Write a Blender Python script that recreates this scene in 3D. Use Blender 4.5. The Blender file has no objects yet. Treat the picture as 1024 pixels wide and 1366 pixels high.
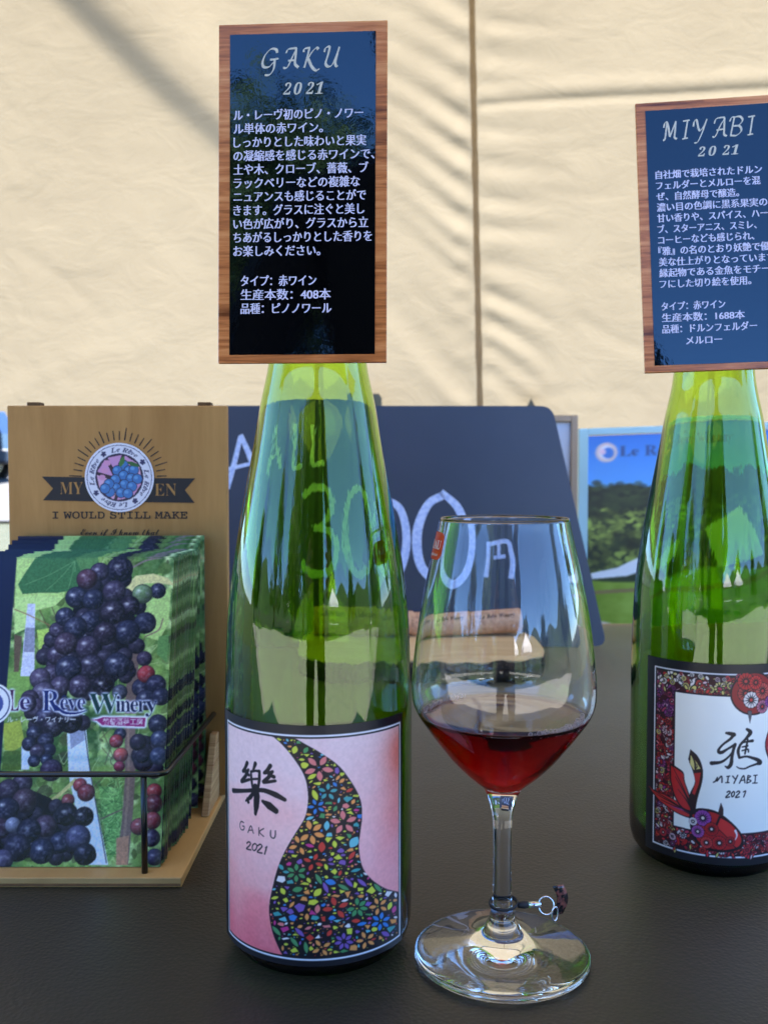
import bpy, bmesh, math, random
import numpy as np
from mathutils import Vector, Matrix, Euler
SC = bpy.context.scene
COL = SC.collection
R = math.radians
# ---------------------------------------------------------------- camera
FPX, PITCH, HC = 1230.0, 2.5, 0.209           # focal length in photo pixels, pitch down, height over the table top
cd = bpy.data.cameras.new('camera'); cam = bpy.data.objects.new('camera', cd); COL.objects.link(cam)
cd.sensor_fit = 'VERTICAL'; cd.sensor_height = 24.0; cd.lens = FPX / 1366 * 24.0
cd.clip_start = 0.01; cd.clip_end = 2000
cam.location = (0, 0, HC); cam.rotation_euler = (R(90 - PITCH), 0, 0)
cd.dof.use_dof = True; cd.dof.focus_distance = 0.40; cd.dof.aperture_fstop = 13.0
SC.camera = cam
# ---------------------------------------------------------------- sky and sun
SUN_EL, SUN_AZ = 52.0, 6.0                      # behind the canvas wall
w = bpy.data.worlds.new('World'); SC.world = w; w.use_nodes = True
nt = w.node_tree
sky = nt.nodes.new('ShaderNodeTexSky'); sky.sky_type = 'NISHITA'; sky.sun_disc = False
sky.sun_elevation = R(SUN_EL); sky.sun_rotation = R(SUN_AZ)
sky.air_density = 1.0; sky.dust_density = 0.0; sky.ozone_density = 10.0; sky.altitude = 2500
nt.links.new(sky.outputs[0], nt.nodes['Background'].inputs[0])
nt.nodes['Background'].inputs[1].default_value = 0.15
sl = bpy.data.lights.new('sun', 'SUN'); sl.energy = 5.0; sl.angle = R(0.53); sl.color = (1.0, 0.95, 0.87)
so = bpy.data.objects.new('sun', sl); COL.objects.link(so)
sdir = Vector((math.sin(R(SUN_AZ)) * math.cos(R(SUN_EL)), math.cos(R(SUN_AZ)) * math.cos(R(SUN_EL)), math.sin(R(SUN_EL))))
so.rotation_euler = (-sdir).to_track_quat('-Z', 'Y').to_euler(); so.location = (0, 4, 6)
SC.view_settings.view_transform = 'Standard'; SC.view_settings.look = 'None'; SC.view_settings.gamma = 1
SC.view_settings.exposure = 2.72
SC.render.engine = 'CYCLES'
cy = SC.cycles
cy.max_bounces = 28; cy.transmission_bounces = 28; cy.glossy_bounces = 12; cy.diffuse_bounces = 5
cy.transparent_max_bounces = 24; cy.volume_bounces = 0
cy.caustics_refractive = True; cy.caustics_reflective = False; cy.blur_glossy = 0.6
cy.sample_clamp_indirect = 6.0
cy.use_denoising = True
try: cy.denoiser = 'OPENIMAGEDENOISE'
except Exception: pass
# ---------------------------------------------------------------- helpers
rnd = random.Random(7); rng = np.random.default_rng(7)
cp, sp = math.cos(R(PITCH)), math.sin(R(PITCH))
def P(px, py, Y):
    """a place seen in the photo at (px, py), at distance Y in front of the camera"""
    a, b = (px - 512) / FPX, (683 - py) / FPX
    dx, dy, dz = a, cp + b * sp, -sp + b * cp
    t = Y / dy
    return Vector((dx * t, Y, HC + dz * t))
def ZY(py, Y): return P(512, py, Y).z
def lin(c):
    c = np.asarray(c, float)
    return np.where(c <= 0.04045, c / 12.92, ((c + 0.055) / 1.055) ** 2.4)
def rgb(r, g, b): return tuple(lin((r / 255, g / 255, b / 255))) + (1.0,)
def tag(o, label=None, cat=None, group=None, kind=None):
    if label: o['label'] = label
    if cat: o['category'] = cat
    if group: o['group'] = group
    if kind: o['kind'] = kind
    return o
def link(name, me, mat=None, parent=None):
    o = bpy.data.objects.new(name, me); COL.objects.link(o)
    for m in (mat if isinstance(mat, (list, tuple)) else [mat]):
        if m: me.materials.append(m)
    if parent: o.parent = parent
    return o
def thing(name, label, cat, loc=(0, 0, 0), rot=(0, 0, 0), group=None):
    o = bpy.data.objects.new(name, None); COL.objects.link(o); o.empty_display_size = 0.02
    o.location = loc; o.rotation_euler = rot
    return tag(o, label, cat, group)
def mesh(name, verts, faces, mat=None, parent=None, smooth=False):
    me = bpy.data.meshes.new(name); me.from_pydata([tuple(v) for v in verts], [], [tuple(f) for f in faces]); me.update()
    if smooth: me.polygons.foreach_set('use_smooth', [True] * len(me.polygons))
    return link(name, me, mat, parent)
class MB:
    """collects shapes into one mesh"""
    def __init__(s): s.v, s.f = [], []
    def add(s, v, f):
        n = len(s.v); s.v += [tuple(p) for p in v]; s.f += [tuple(i + n for i in q) for q in f]; return s
    def box(s, x0, x1, y0, y1, z0, z1, M=None):
        v = [Vector((x, y, z)) for z in (z0, z1) for y in (y0, y1) for x in (x0, x1)]
        if M: v = [M @ p for p in v]
        return s.add(v, [(0, 2, 3, 1), (4, 5, 7, 6), (0, 1, 5, 4), (2, 6, 7, 3), (0, 4, 6, 2), (1, 3, 7, 5)])
    def tube(s, pts, r, n=10, closed=False):
        pts = [Vector(p) for p in pts]; m = len(pts); rs = r if isinstance(r, (list, tuple)) else [r] * m
        v, f = [], []; up = None
        for i, p in enumerate(pts):
            a = pts[(i - 1) % m] if (closed or i) else p; b = pts[(i + 1) % m] if (closed or i < m - 1) else p
            t = (b - a).normalized()
            if up is None: up = t.orthogonal().normalized()
            up = (up - t * up.dot(t)).normalized(); sd = t.cross(up)
            for k in range(n):
                an = 2 * math.pi * k / n; v.append(p + (up * math.cos(an) + sd * math.sin(an)) * rs[i])
        for i in range(m if closed else m - 1):
            for k in range(n):
                j = (i + 1) % m; f.append((i * n + k, i * n + (k + 1) % n, j * n + (k + 1) % n, j * n + k))
        if not closed:
            f.append(tuple(range(n))[::-1]); f.append(tuple((m - 1) * n + k for k in range(n)))
        return s.add(v, f)
    def sphere(s, c, r, n=10, sq=(1, 1, 1)):
        c = Vector(c); v, f = [], []
        for i in range(n // 2 + 1):
            th = math.pi * i / (n // 2)
            for k in range(n):
                ph = 2 * math.pi * k / n
                v.append(c + Vector((r * sq[0] * math.sin(th) * math.cos(ph), r * sq[1] * math.sin(th) * math.sin(ph), r * sq[2] * math.cos(th))))
        for i in range(n // 2):
            for k in range(n): f.append((i * n + k, (i + 1) * n + k, (i + 1) * n + (k + 1) % n, i * n + (k + 1) % n))
        return s.add(v, f)
    def prism(s, poly, y0, y1, fn=None):
        """outline in (x, z) given thickness along y; fn maps points"""
        n = len(poly); v = [Vector((x, y0, z)) for x, z in poly] + [Vector((x, y1, z)) for x, z in poly]
        if fn: v = [fn(p) for p in v]
        return s.add(v, [tuple(range(n)), tuple(range(2 * n - 1, n - 1, -1))] + [(i, i + n, (i + 1) % n + n, (i + 1) % n) for i in range(n)])
    def build(s, name, mat, parent=None, smooth=False, bevel=0, seg=2):
        o = mesh(name, s.v, s.f, mat, parent, smooth)
        if bevel:
            b = o.modifiers.new('bevel', 'BEVEL'); b.width = bevel; b.segments = seg; b.limit_method = 'ANGLE'; b.angle_limit = R(40)
        return o
def clean_bm(o):
    bm = bmesh.new(); bm.from_mesh(o.data); bmesh.ops.remove_doubles(bm, verts=bm.verts, dist=1e-7)
    bmesh.ops.recalc_face_normals(bm, faces=bm.faces); bm.to_mesh(o.data); bm.free()
def spline(pts, n=8):
    """Catmull-Rom through points"""
    p = np.array(pts, float)
    if len(p) < 3: 
        return p[0] + (p[1] - p[0]) * np.linspace(0, 1, n + 1)[:, None]
    q = np.vstack([2 * p[0] - p[1], p, 2 * p[-1] - p[-2]]); out = []
    for i in range(1, len(q) - 2):
        for t in np.linspace(0, 1, n, endpoint=False):
            a, b, c, d = q[i - 1], q[i], q[i + 1], q[i + 2]
            out.append(.5 * ((2 * b) + (c - a) * t + (2 * a - 5 * b + 4 * c - d) * t * t + (3 * b - a - 3 * c + d) * t ** 3))
    out.append(p[-1]); return np.array(out)
def lathe(name, prof, mat, parent=None, seg=96, mats=None):
    """closed profile (r, z) from axis to axis -> surface of revolution"""
    v, f, idx, fm = [], [], [], []
    for r, z in prof:
        if r < 1e-6: idx.append([len(v)]); v.append((0, 0, z))
        else:
            idx.append(list(range(len(v), len(v) + seg)))
            v += [(r * math.cos(2 * math.pi * k / seg), r * math.sin(2 * math.pi * k / seg), z) for k in range(seg)]
    for i in range(len(prof) - 1):
        a, b = idx[i], idx[i + 1]
        for k in range(seg):
            k2 = (k + 1) % seg
            if len(a) == 1 and len(b) == 1: continue
            if len(a) == 1: q = (a[0], b[k2], b[k])
            elif len(b) == 1: q = (a[k], a[k2], b[0])
            else: q = (a[k], a[k2], b[k2], b[k])
            f.append(q); fm.append(mats[i] if mats else 0)
    o = mesh(name, v, f, mat, parent, True)
    if mats: o.data.polygons.foreach_set('material_index', fm)
    return o
def text2d(body, res=3, off=0.0):
    """letter shapes from Blender's own built-in typeface: vertices (n, 2) in em and faces"""
    c = bpy.data.curves.new('t', 'FONT'); c.body = body; c.fill_mode = 'FRONT'; c.resolution_u = res; c.offset = off
    o = bpy.data.objects.new('t', c); COL.objects.link(o)
    bpy.context.view_layer.update()
    dg = bpy.context.evaluated_depsgraph_get()
    me = bpy.data.meshes.new_from_object(o.evaluated_get(dg))
    v = np.array([tuple(x.co)[:2] for x in me.vertices]).reshape(-1, 2); f = [tuple(p.vertices) for p in me.polygons]
    bpy.data.objects.remove(o); bpy.data.curves.remove(c); bpy.data.meshes.remove(me)
    return v, f
def fit(vf, x0, x1, y0, h=None, y1=None, shear=0.0):
    """scale letter shapes so that they span x0..x1; baseline y0; em height h (y grows as given by the sign of h)"""
    v, f = vf; v = v.copy()
    if shear: v[:, 0] += shear * v[:, 1]
    a, b = v[:, 0].min(), v[:, 0].max()
    v[:, 0] = x0 + (v[:, 0] - a) / (b - a) * (x1 - x0)
    v[:, 1] = y0 + v[:, 1] * h
    return v, f
def ribbon(pts, nib=None, wid=None, ang=40, thin=.25, n=8):
    """pen stroke: broad nib of width nib held at ang, or per-point widths"""
    p = spline(pts, n); d = np.gradient(p, axis=0); d /= (np.linalg.norm(d, axis=1)[:, None] + 1e-9)
    nrm = np.stack([-d[:, 1], d[:, 0]], 1)
    if wid is None:
        a = R(ang); nv = np.array([math.cos(a), -math.sin(a)])
        wv = np.sqrt((nib * (d[:, 0] * nv[1] - d[:, 1] * nv[0])) ** 2 + (nib * thin) ** 2)
    else: wv = np.interp(np.linspace(0, 1, len(p)), np.linspace(0, 1, len(wid)), wid)
    L, Rr = p + nrm * wv[:, None] / 2, p - nrm * wv[:, None] / 2
    m = len(p); v = np.vstack([L, Rr]); f = [(i, i + 1, m + i + 1, m + i) for i in range(m - 1)]
    return v, f
def flat(items, fn, name, mat, parent=None, dz=0.0):
    """lays 2-D shapes through fn(x, y, lift) as one mesh; later shapes sit a hair higher"""
    V, F = [], []
    for k, (v, f) in enumerate(items):
        n = len(V); V += [fn(x, y, dz * k) for x, y in v]; F += [tuple(i + n for i in q) for q in f]
    return mesh(name, V, F, mat, parent)
# ---- painting of printed pictures (labels, leaflets, poster): a colour per vertex of a fine grid
class Ras:
    def __init__(s, W, H, x0, x1, y0, y1, bg=(255, 255, 255)):
        s.W, s.H = W, H; s.x0, s.x1, s.y0, s.y1 = x0, x1, y0, y1
        s.a = np.zeros((H, W, 3)) + np.array(bg) / 255.
        s.X, s.Y = np.meshgrid(x0 + (np.arange(W) + .5) / W * (x1 - x0), y0 + (np.arange(H) + .5) / H * (y1 - y0))
    def bb(s, xa, xb, ya, yb):
        i = lambda v, a, b, n: int(np.clip((v - a) / (b - a) * n, 0, n))
        xs = sorted((i(xa, s.x0, s.x1, s.W), i(xb, s.x0, s.x1, s.W))); ys = sorted((i(ya, s.y0, s.y1, s.H), i(yb, s.y0, s.y1, s.H)))
        return slice(max(0, ys[0] - 1), ys[1] + 2), slice(max(0, xs[0] - 1), xs[1] + 2)
    def put(s, sl, m, col, al=1.0):
        m = (m * al)[..., None]; c = np.asarray(col, float)
        if c.ndim == 1: c = c / 255.
        s.a[sl] = s.a[sl] * (1 - m) + c * m
    def mask(s, pts):
        p = np.asarray(pts, float); sl = s.bb(p[:, 0].min(), p[:, 0].max(), p[:, 1].min(), p[:, 1].max())
        X, Y = s.X[sl], s.Y[sl]; m = np.zeros(X.shape, bool); n = len(p)
        for i in range(n):
            xa, ya = p[i]; xb, yb = p[(i + 1) % n]
            if ya == yb: continue
            c = ((ya > Y) != (yb > Y)) & (X < (xb - xa) * (Y - ya) / (yb - ya) + xa); m ^= c
        return sl, m.astype(float)
    def poly(s, pts, col, al=1.0):
        sl, m = s.mask(pts); s.put(sl, m, col, al)
    def stroke(s, pts, w, col, al=1.0, n=6, soft=0):
        p = spline(pts, n) if n else np.array(pts, float)
        ws = np.interp(np.linspace(0, 1, len(p)), np.linspace(0, 1, len(w)), w) if isinstance(w, (list, tuple)) else np.full(len(p), w)
        wm = ws.max() + soft; sl = s.bb(p[:, 0].min() - wm, p[:, 0].max() + wm, p[:, 1].min() - wm, p[:, 1].max() + wm)
        X, Y = s.X[sl], s.Y[sl]; d = np.full(X.shape, -1e9)
        for i in range(len(p) - 1):
            ax, ay = p[i]; bx, by = p[i + 1] - p[i]; L = bx * bx + by * by + 1e-12
            t = np.clip(((X - ax) * bx + (Y - ay) * by) / L, 0, 1)
            d = np.maximum(d, (ws[i] + (ws[i + 1] - ws[i]) * t) / 2 - np.hypot(X - ax - t * bx, Y - ay - t * by))
        m = (d > 0).astype(float) if not soft else np.clip((d + soft) / soft, 0, 1)
        s.put(sl, m, col, al)
    def ell(s, x, y, rx, ry, col, ang=0, al=1.0, line=None, lw=0):
        t = np.linspace(0, 2 * math.pi, 28, endpoint=False); c, q = math.cos(ang), math.sin(ang)
        p = np.stack([x + rx * np.cos(t) * c - ry * np.sin(t) * q, y + rx * np.cos(t) * q + ry * np.sin(t) * c], 1)
        s.poly(p, col, al)
    def tris(s, vf, col, al=1.0):
        v, f = vf
        for q in f: s.poly(v[list(q)], col, al)
    def half(s):
        a = s.a[:s.H // 2 * 2, :s.W // 2 * 2]; return a.reshape(s.H // 2, 2, s.W // 2, 2, 3).mean((1, 3))
def noise2(W, H, cell, seed=0, octv=3):
    g = np.random.default_rng(seed); out = np.zeros((H, W)); amp = 1
    for o in range(octv):
        c = max(2, cell / 2 ** o); gw, gh = int(W / c) + 3, int(H / c) + 3; r = g.random((gh, gw))
        x = np.arange(W) / c; y = np.arange(H) / c; xi, yi = x.astype(int), y.astype(int); fx, fy = x - xi, y - yi
        fx, fy = fx * fx * (3 - 2 * fx), fy * fy * (3 - 2 * fy)
        a = r[yi][:, xi] * (1 - fx) + r[yi][:, xi + 1] * fx; b = r[yi + 1][:, xi] * (1 - fx) + r[yi + 1][:, xi + 1] * fx
        out += amp * (a * (1 - fy)[:, None] + b * fy[:, None]); amp *= .5
    return out / sum(.5 ** o for o in range(octv))
def grid_mesh(name, img, fn, nx, ny, mat, parent=None, extra=None, smooth=True):
    """grid whose vertex colours come from a painted picture; fn(u, v) -> x, y, z arrays, v runs upward"""
    U, V = np.meshgrid(np.linspace(0, 1, nx + 1), np.linspace(0, 1, ny + 1))
    x, y, z = fn(U, V); co = np.stack([x, y, z], -1).reshape(-1, 3)
    H, W = img.shape[:2]
    fx = np.clip(U * W - .5, 0, W - 1.001); fy = np.clip((1 - V) * H - .5, 0, H - 1.001); xi, yi = fx.astype(int), fy.astype(int); ax, ay = (fx - xi)[..., None], (fy - yi)[..., None]
    c = (img[yi, xi] * (1 - ax) + img[yi, xi + 1] * ax) * (1 - ay) + (img[yi + 1, xi] * (1 - ax) + img[yi + 1, xi + 1] * ax) * ay
    c = lin(np.clip(c, 0, 1)).reshape(-1, 3)
    i = np.arange(nx)[None, :] + np.arange(ny)[:, None] * (nx + 1); i = i.reshape(-1)
    q = np.stack([i, i + 1, i + nx + 2, i + nx + 1], 1)
    if extra is not None:
        ev, ef, ec = extra; n0 = len(co); co = np.vstack([co, np.array(ev)]); q = np.vstack([q, np.array(ef) + n0]); c = np.vstack([c, np.array(ec)])
    me = bpy.data.meshes.new(name); me.vertices.add(len(co)); me.vertices.foreach_set('co', co.astype(np.float32).ravel())
    me.loops.add(q.size); me.loops.foreach_set('vertex_index', q.astype(np.int32).ravel())
    me.polygons.add(len(q)); me.polygons.foreach_set('loop_start', np.arange(0, q.size, 4, dtype=np.int32)); me.polygons.foreach_set('loop_total', np.full(len(q), 4, np.int32))
    me.update(calc_edges=True)
    at = me.color_attributes.new('print', 'FLOAT_COLOR', 'POINT'); at.data.foreach_set('color', np.hstack([c, np.ones((len(c), 1))]).astype(np.float32).ravel())
    if smooth: me.polygons.foreach_set('use_smooth', [True] * len(q))
    return link(name, me, mat, parent)
# ---------------------------------------------------------------- materials
def M(name):
    m = bpy.data.materials.new(name); m.use_nodes = True; t = m.node_tree
    return m, t, t.nodes['Principled BSDF']
def N(t, kind, **kw):
    n = t.nodes.new(kind)
    for k, v in kw.items(): setattr(n, k, v)
    return n
def coords(t, scale=(1, 1, 1), rot=(0, 0, 0)):
    tc = N(t, 'ShaderNodeTexCoord'); mp = N(t, 'ShaderNodeMapping'); mp.inputs['Scale'].default_value = scale; mp.inputs['Rotation'].default_value = rot
    t.links.new(tc.outputs['Object'], mp.inputs['Vector']); return mp.outputs[0]
def noise(t, vec, scale, detail=4, rough=.5, dist=0):
    n = N(t, 'ShaderNodeTexNoise'); n.inputs['Scale'].default_value = scale; n.inputs['Detail'].default_value = detail
    n.inputs['Roughness'].default_value = rough; n.inputs['Distortion'].default_value = dist
    if vec is not None: t.links.new(vec, n.inputs['Vector'])
    return n.outputs['Fac']
def ramp(t, fac, stops):
    r = N(t, 'ShaderNodeValToRGB'); e = r.color_ramp.elements
    while len(e) < len(stops): e.new(.5)
    for k, (p, c) in enumerate(stops): e[k].position = p; e[k].color = c
    t.links.new(fac, r.inputs[0]); return r.outputs[0]
def bump(t, b, h, strength, dist):
    n = N(t, 'ShaderNodeBump'); n.inputs['Strength'].default_value = strength; n.inputs['Distance'].default_value = dist
    t.links.new(h, n.inputs['Height']); t.links.new(n.outputs[0], b.inputs['Normal'])
def solid(name, c, rough=.5, var=.12, scale=30, metal=0, spec=.5, bmp=0.0):
    m, t, b = M(name); v = coords(t); f = noise(t, v, scale)
    t.links.new(ramp(t, f, [(.3, tuple(x * (1 - var) for x in c[:3]) + (1,)), (.7, tuple(min(1, x * (1 + var)) for x in c[:3]) + (1,))]), b.inputs['Base Color'])
    b.inputs['Roughness'].default_value = rough; b.inputs['Metallic'].default_value = metal; b.inputs['Specular IOR Level'].default_value = spec
    if bmp: bump(t, b, f, .5, bmp)
    return m
def wood(name, c0, c1, stretch=(3, 60, 60), rough=.55, scale=1.0, spec=.35, mid=None):
    m, t, b = M(name); v = coords(t, stretch); f = noise(t, v, scale, 8, .6, .6)
    f2 = noise(t, coords(t, tuple(s * 4 for s in stretch)), scale, 4, .7)
    mx = N(t, 'ShaderNodeMix', data_type='FLOAT'); mx.inputs[0].default_value = .35; t.links.new(f, mx.inputs[2]); t.links.new(f2, mx.inputs[3])
    t.links.new(ramp(t, mx.outputs[0], [(.34, c0), (.5, mid or tuple((a + q) / 2 for a, q in zip(c0, c1))), (.66, c1)]), b.inputs['Base Color'])
    b.inputs['Roughness'].default_value = rough; b.inputs['Specular IOR Level'].default_value = spec
    bump(t, b, mx.outputs[0], .15, .0005); return m
def printed(name, rough=.3, spec=.5, coat=0):
    m, t, b = M(name); a = N(t, 'ShaderNodeAttribute', attribute_name='print'); t.links.new(a.outputs['Color'], b.inputs['Base Color'])
    b.inputs['Roughness'].default_value = rough; b.inputs['Specular IOR Level'].default_value = spec; b.inputs['Coat Weight'].default_value = coat; b.inputs['Coat Roughness'].default_value = .06
    bump(t, b, noise(t, coords(t), 900, 2), .05, .0002); return m
def glassy(name, ior=1.5, col=(1, 1, 1, 1), absorb=None, density=0, bmp=None):
    m, t, b = M(name); t.nodes.remove(b); g = N(t, 'ShaderNodeBsdfGlass'); g.inputs['IOR'].default_value = ior; g.inputs['Color'].default_value = col; g.inputs['Roughness'].default_value = 0
    out = t.nodes['Material Output']; t.links.new(g.outputs[0], out.inputs['Surface'])
    if absorb:
        va = N(t, 'ShaderNodeVolumeAbsorption'); va.inputs['Color'].default_value = absorb; va.inputs['Density'].default_value = density; t.links.new(va.outputs[0], out.inputs['Volume'])
    if bmp:
        f = noise(t, coords(t, bmp[0]), bmp[1], 3, .55); n = N(t, 'ShaderNodeBump'); n.inputs['Strength'].default_value = bmp[2]; n.inputs['Distance'].default_value = bmp[3]
        t.links.new(f, n.inputs['Height']); t.links.new(n.outputs[0], g.inputs['Normal'])
    return m
# ================================================================ THE SETTING
GZ = -0.72                                     # the lawn, below the table top
def ground_h(x, y):
    h = GZ + max(0, y - 4) * .052
    if y < -12: h += (-12 - y) * .02
    return h
mg, t, b = M('lawn'); f = noise(t, coords(t), 2.2, 8, .65); f2 = noise(t, coords(t), 90, 3)
mx = N(t, 'ShaderNodeMix', data_type='FLOAT'); mx.inputs[0].default_value = .45; t.links.new(f, mx.inputs[2]); t.links.new(f2, mx.inputs[3])
t.links.new(ramp(t, mx.outputs[0], [(.3, (.018, .028, .007, 1)), (.5, (.04, .05, .014, 1)), (.68, (.075, .068, .03, 1))]), b.inputs['Base Color']); b.inputs['Roughness'].default_value = .9
bump(t, b, f2, .8, .03)
def axis(a): return [-a * (abs(k) / 26) ** 2.2 * (1 if k < 0 else -1) for k in range(-26, 27)]
gx, gy = axis(400), axis(400)
gv = [(x, y, ground_h(x, y)) for y in gy for x in gx]; n = len(gx)
g = mesh('ground', gv, [(j * n + i, j * n + i + 1, (j + 1) * n + i + 1, (j + 1) * n + i) for j in range(len(gy) - 1) for i in range(n - 1)], mg, smooth=True); tag(g, kind='structure')
gravel = solid('gravel', (.055, .054, .052, 1), .9, .3, 60, bmp=.01)
ys = [10.5 + k * .5 for k in range(22)]
yq = [-11 + k * .5 for k in range(21)]
tag(mesh('gravel_yard', [(x + (1.2 * math.sin(y * 1.3) if abs(x) > 8 else 0), y, ground_h(x, y) + .012) for y in yq for x in (-14, -5, 5, 14)], [(4 * k + i, 4 * k + i + 1, 4 * k + i + 5, 4 * k + i + 4) for k in range(20) for i in range(3)], solid('pale_gravel', (.34, .31, .26, 1), .9, .25, 40, bmp=.01)), kind='structure')
tag(mesh('gravel_lane', [(x, y, ground_h(x, y) + .03) for y in ys for x in (-60, 60)], [(2 * k, 2 * k + 1, 2 * k + 3, 2 * k + 2) for k in range(21)], gravel), kind='structure')
# hills behind the photographer
hv = []
for k in range(61):
    a = R(180 + k * 3); 
    for q, (rr, hh) in enumerate(((140, -3), (175, 14), (230, 26), (300, 20))):
        hv.append((rr * math.cos(a), rr * math.sin(a), hh + (6 * math.sin(k * .9 + q) + 4 * math.sin(k * .37)) * (q > 0)))
hill_m = solid('hill_forest', (.03, .055, .018, 1), .95, .5, .25)
tag(mesh('hills', hv, [(4 * k + q, 4 * k + q + 1, 4 * k + q + 5, 4 * k + q + 4) for k in range(60) for q in range(3)], hill_m, smooth=True), kind='structure')

# ---------------------------------------------------------------- the tent: canvas wall, roof, poles
WY = 2.2
mc = bpy.data.materials.new('tent_canvas'); mc.use_nodes = True; t = mc.node_tree; t.nodes.remove(t.nodes['Principled BSDF'])
tr = N(t, 'ShaderNodeBsdfTranslucent'); df = N(t, 'ShaderNodeBsdfDiffuse'); ms = N(t, 'ShaderNodeMixShader'); ms.inputs[0].default_value = .42
fc = noise(t, coords(t), 3.5, 5, .6)
cc = ramp(t, fc, [(.3, (.170, .142, .098, 1)), (.7, (.190, .160, .111, 1))])
t.links.new(cc, tr.inputs[0]); t.links.new(cc, df.inputs[0]); t.links.new(tr.outputs[0], ms.inputs[1]); t.links.new(df.outputs[0], ms.inputs[2]); t.links.new(ms.outputs[0], t.nodes['Material Output'].inputs[0])
crk = noise(t, coords(t, (1, 1, 1.6)), 9, 7, .62, .8); weave = noise(t, coords(t, (60, 60, 420)), 4, 2)
bn = N(t, 'ShaderNodeBump'); bn.inputs['Strength'].default_value = .22; bn.inputs['Distance'].default_value = .02; t.links.new(crk, bn.inputs['Height'])
bn2 = N(t, 'ShaderNodeBump'); bn2.inputs['Strength'].default_value = .12; bn2.inputs['Distance'].default_value = .002; t.links.new(weave, bn2.inputs['Height']); t.links.new(bn.outputs[0], bn2.inputs['Normal'])
t.links.new(bn2.outputs[0], tr.inputs['Normal']); t.links.new(bn2.outputs[0], df.inputs['Normal'])

def seg_field(px, py, pts, width, amp, taper=True):
    """a soft fold running along pts (photo pixels): height over the cloth"""
    p = spline(pts, 5); best = np.full(px.shape, 1e9); tt = np.zeros(px.shape); m = len(p) - 1
    for i in range(m):
        ax, ay = p[i]; bx, by = p[i + 1] - p[i]; L = bx * bx + by * by + 1e-9
        s = np.clip(((px - ax) * bx + (py - ay) * by) / L, 0, 1); d = np.hypot(px - ax - s * bx, py - ay - s * by)
        k = d < best; best = np.where(k, d, best); tt = np.where(k, (i + s) / m, tt)
    fall = (1 - tt) ** .8 * np.clip(.25 + tt / .2, 0, 1) if taper else 1.0
    return amp * np.exp(-(best / width) ** 2) * fall
xs = np.concatenate([np.linspace(-3.2, -1.0, 30, endpoint=False), np.linspace(-1.0, 1.0, 300), np.linspace(1.0, 3.2, 31)[1:]])
nz = 200
ztop = 1.46
zbot = np.interp(xs, [-3.2, -1.05, -.90, -.78, 3.2], [.36, .345, .352, .1, -.68])
V = np.linspace(0, 1, nz)[:, None]; X = np.repeat(xs[None], nz, 0); Z = zbot[None] * (1 - V) + ztop * V
PX = 512 + X / WY * FPX; PY = 683 - FPX * np.tan(np.arctan((Z - HC) / WY) + R(PITCH))
poleX = 627 + (PY / 540) * 13
D = np.zeros(X.shape)
D += -.004 * np.exp(-((PX - poleX) / 9) ** 2) - .012 * np.exp(-np.abs(PX - poleX) / 60)      # drawn back to the pole
ry = [15, 62, 108, 160, 205, 250, 296, 335, 372, 405, 440, 470, 500, 525]
for i, y0 in enumerate(ry):
    w0 = 13 + 7 * rnd.random(); am = .009 + .007 * rnd.random(); dr = 34 + 3.5 * i
    D += seg_field(PX, PY, [(628, y0 + 8), (598, y0 - dr * .25), (558, y0 - dr * .8), (505, y0 - dr * 1.5), (440, y0 - dr * 2.0)], w0, am)
    D -= seg_field(PX, PY, [(628, y0 + 28), (590, y0 + 10 - dr * .3), (540, y0 + 5 - dr), (490, y0 - dr * 1.5)], w0, am * .7)
for i, y0 in enumerate([25, 70, 112, 168, 215, 262, 300, 345, 385, 420, 452, 482]):
    w0 = 9 + 5 * rnd.random(); am = .0035 + .003 * rnd.random() + (.004 if i > 7 else 0); fl = (0 if i < 7 else (i - 6) * 13)
    D += seg_field(PX, PY, [(640, y0), (672, y0 + 6 + fl * .4), (712, y0 + 9 + fl), (765 - (20 if i > 8 else 0), y0 + 12 + fl * 2.0)], w0, am)
    D -= seg_field(PX, PY, [(640, y0 + 20), (690, y0 + 26 + fl * .6), (740, y0 + 30 + fl * 1.4)], w0, am * .6)
D += seg_field(PX, PY, [(640, 138), (740, 134), (860, 128), (1060, 118)], 5, .006, False) - seg_field(PX, PY, [(640, 120), (740, 116), (860, 110), (1060, 100)], 10, .005, False)
D += .012 * np.sin((PX * .8 + PY * .9) / 170.) * np.exp(-((PX - 150) / 330) ** 2)            # slow sag on the left
D += -.02 * np.exp(-(((PX - 40) * .76 - (PY + 30) * .65 - 95) / 55) ** 2) * (PX < 420)
for pts, wd, am in ([(0, 545), (60, 500), (140, 470), (260, 455)], 14, -.003), ([(30, 330), (120, 400), (200, 500)], 10, .002), ([(880, 300), (960, 360), (1020, 380)], 9, .002), ([(760, 420), (860, 470), (990, 500)], 10, .003), ([(690, 540), (780, 520), (900, 535)], 8, .002), ([(10, 420), (110, 430), (240, 400)], 9, .0015), ([(700, 250), (800, 262), (900, 240)], 8, .0018), ([(650, 190), (760, 200), (840, 190)], 8, .0018):
    D += seg_field(PX, PY, pts, wd, am)
nn = noise2(len(xs), nz, 26, 5, 3) - .5
D += nn * .007
cv = np.stack([X, WY - D, Z], -1).reshape(-1, 3); n = len(xs)
tent = thing('tent', 'cream canvas tent with sunlit back wall gathered along a dark vertical pole line', 'tent', (0, WY, GZ))
def under(o, par):
    o.parent = par; o.matrix_parent_inverse = Matrix.Translation(par.location).inverted(); return o
cw = mesh('wall_canvas', cv, [(j * n + i, j * n + i + 1, (j + 1) * n + i + 1, (j + 1) * n + i) for j in range(nz - 1) for i in range(n - 1)], mc, smooth=True); under(cw, tent)
pole_m = solid('pole_metal', rgb(95, 96, 98), .35, .1, 20, metal=.8)
rv, rf = [], []
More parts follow.
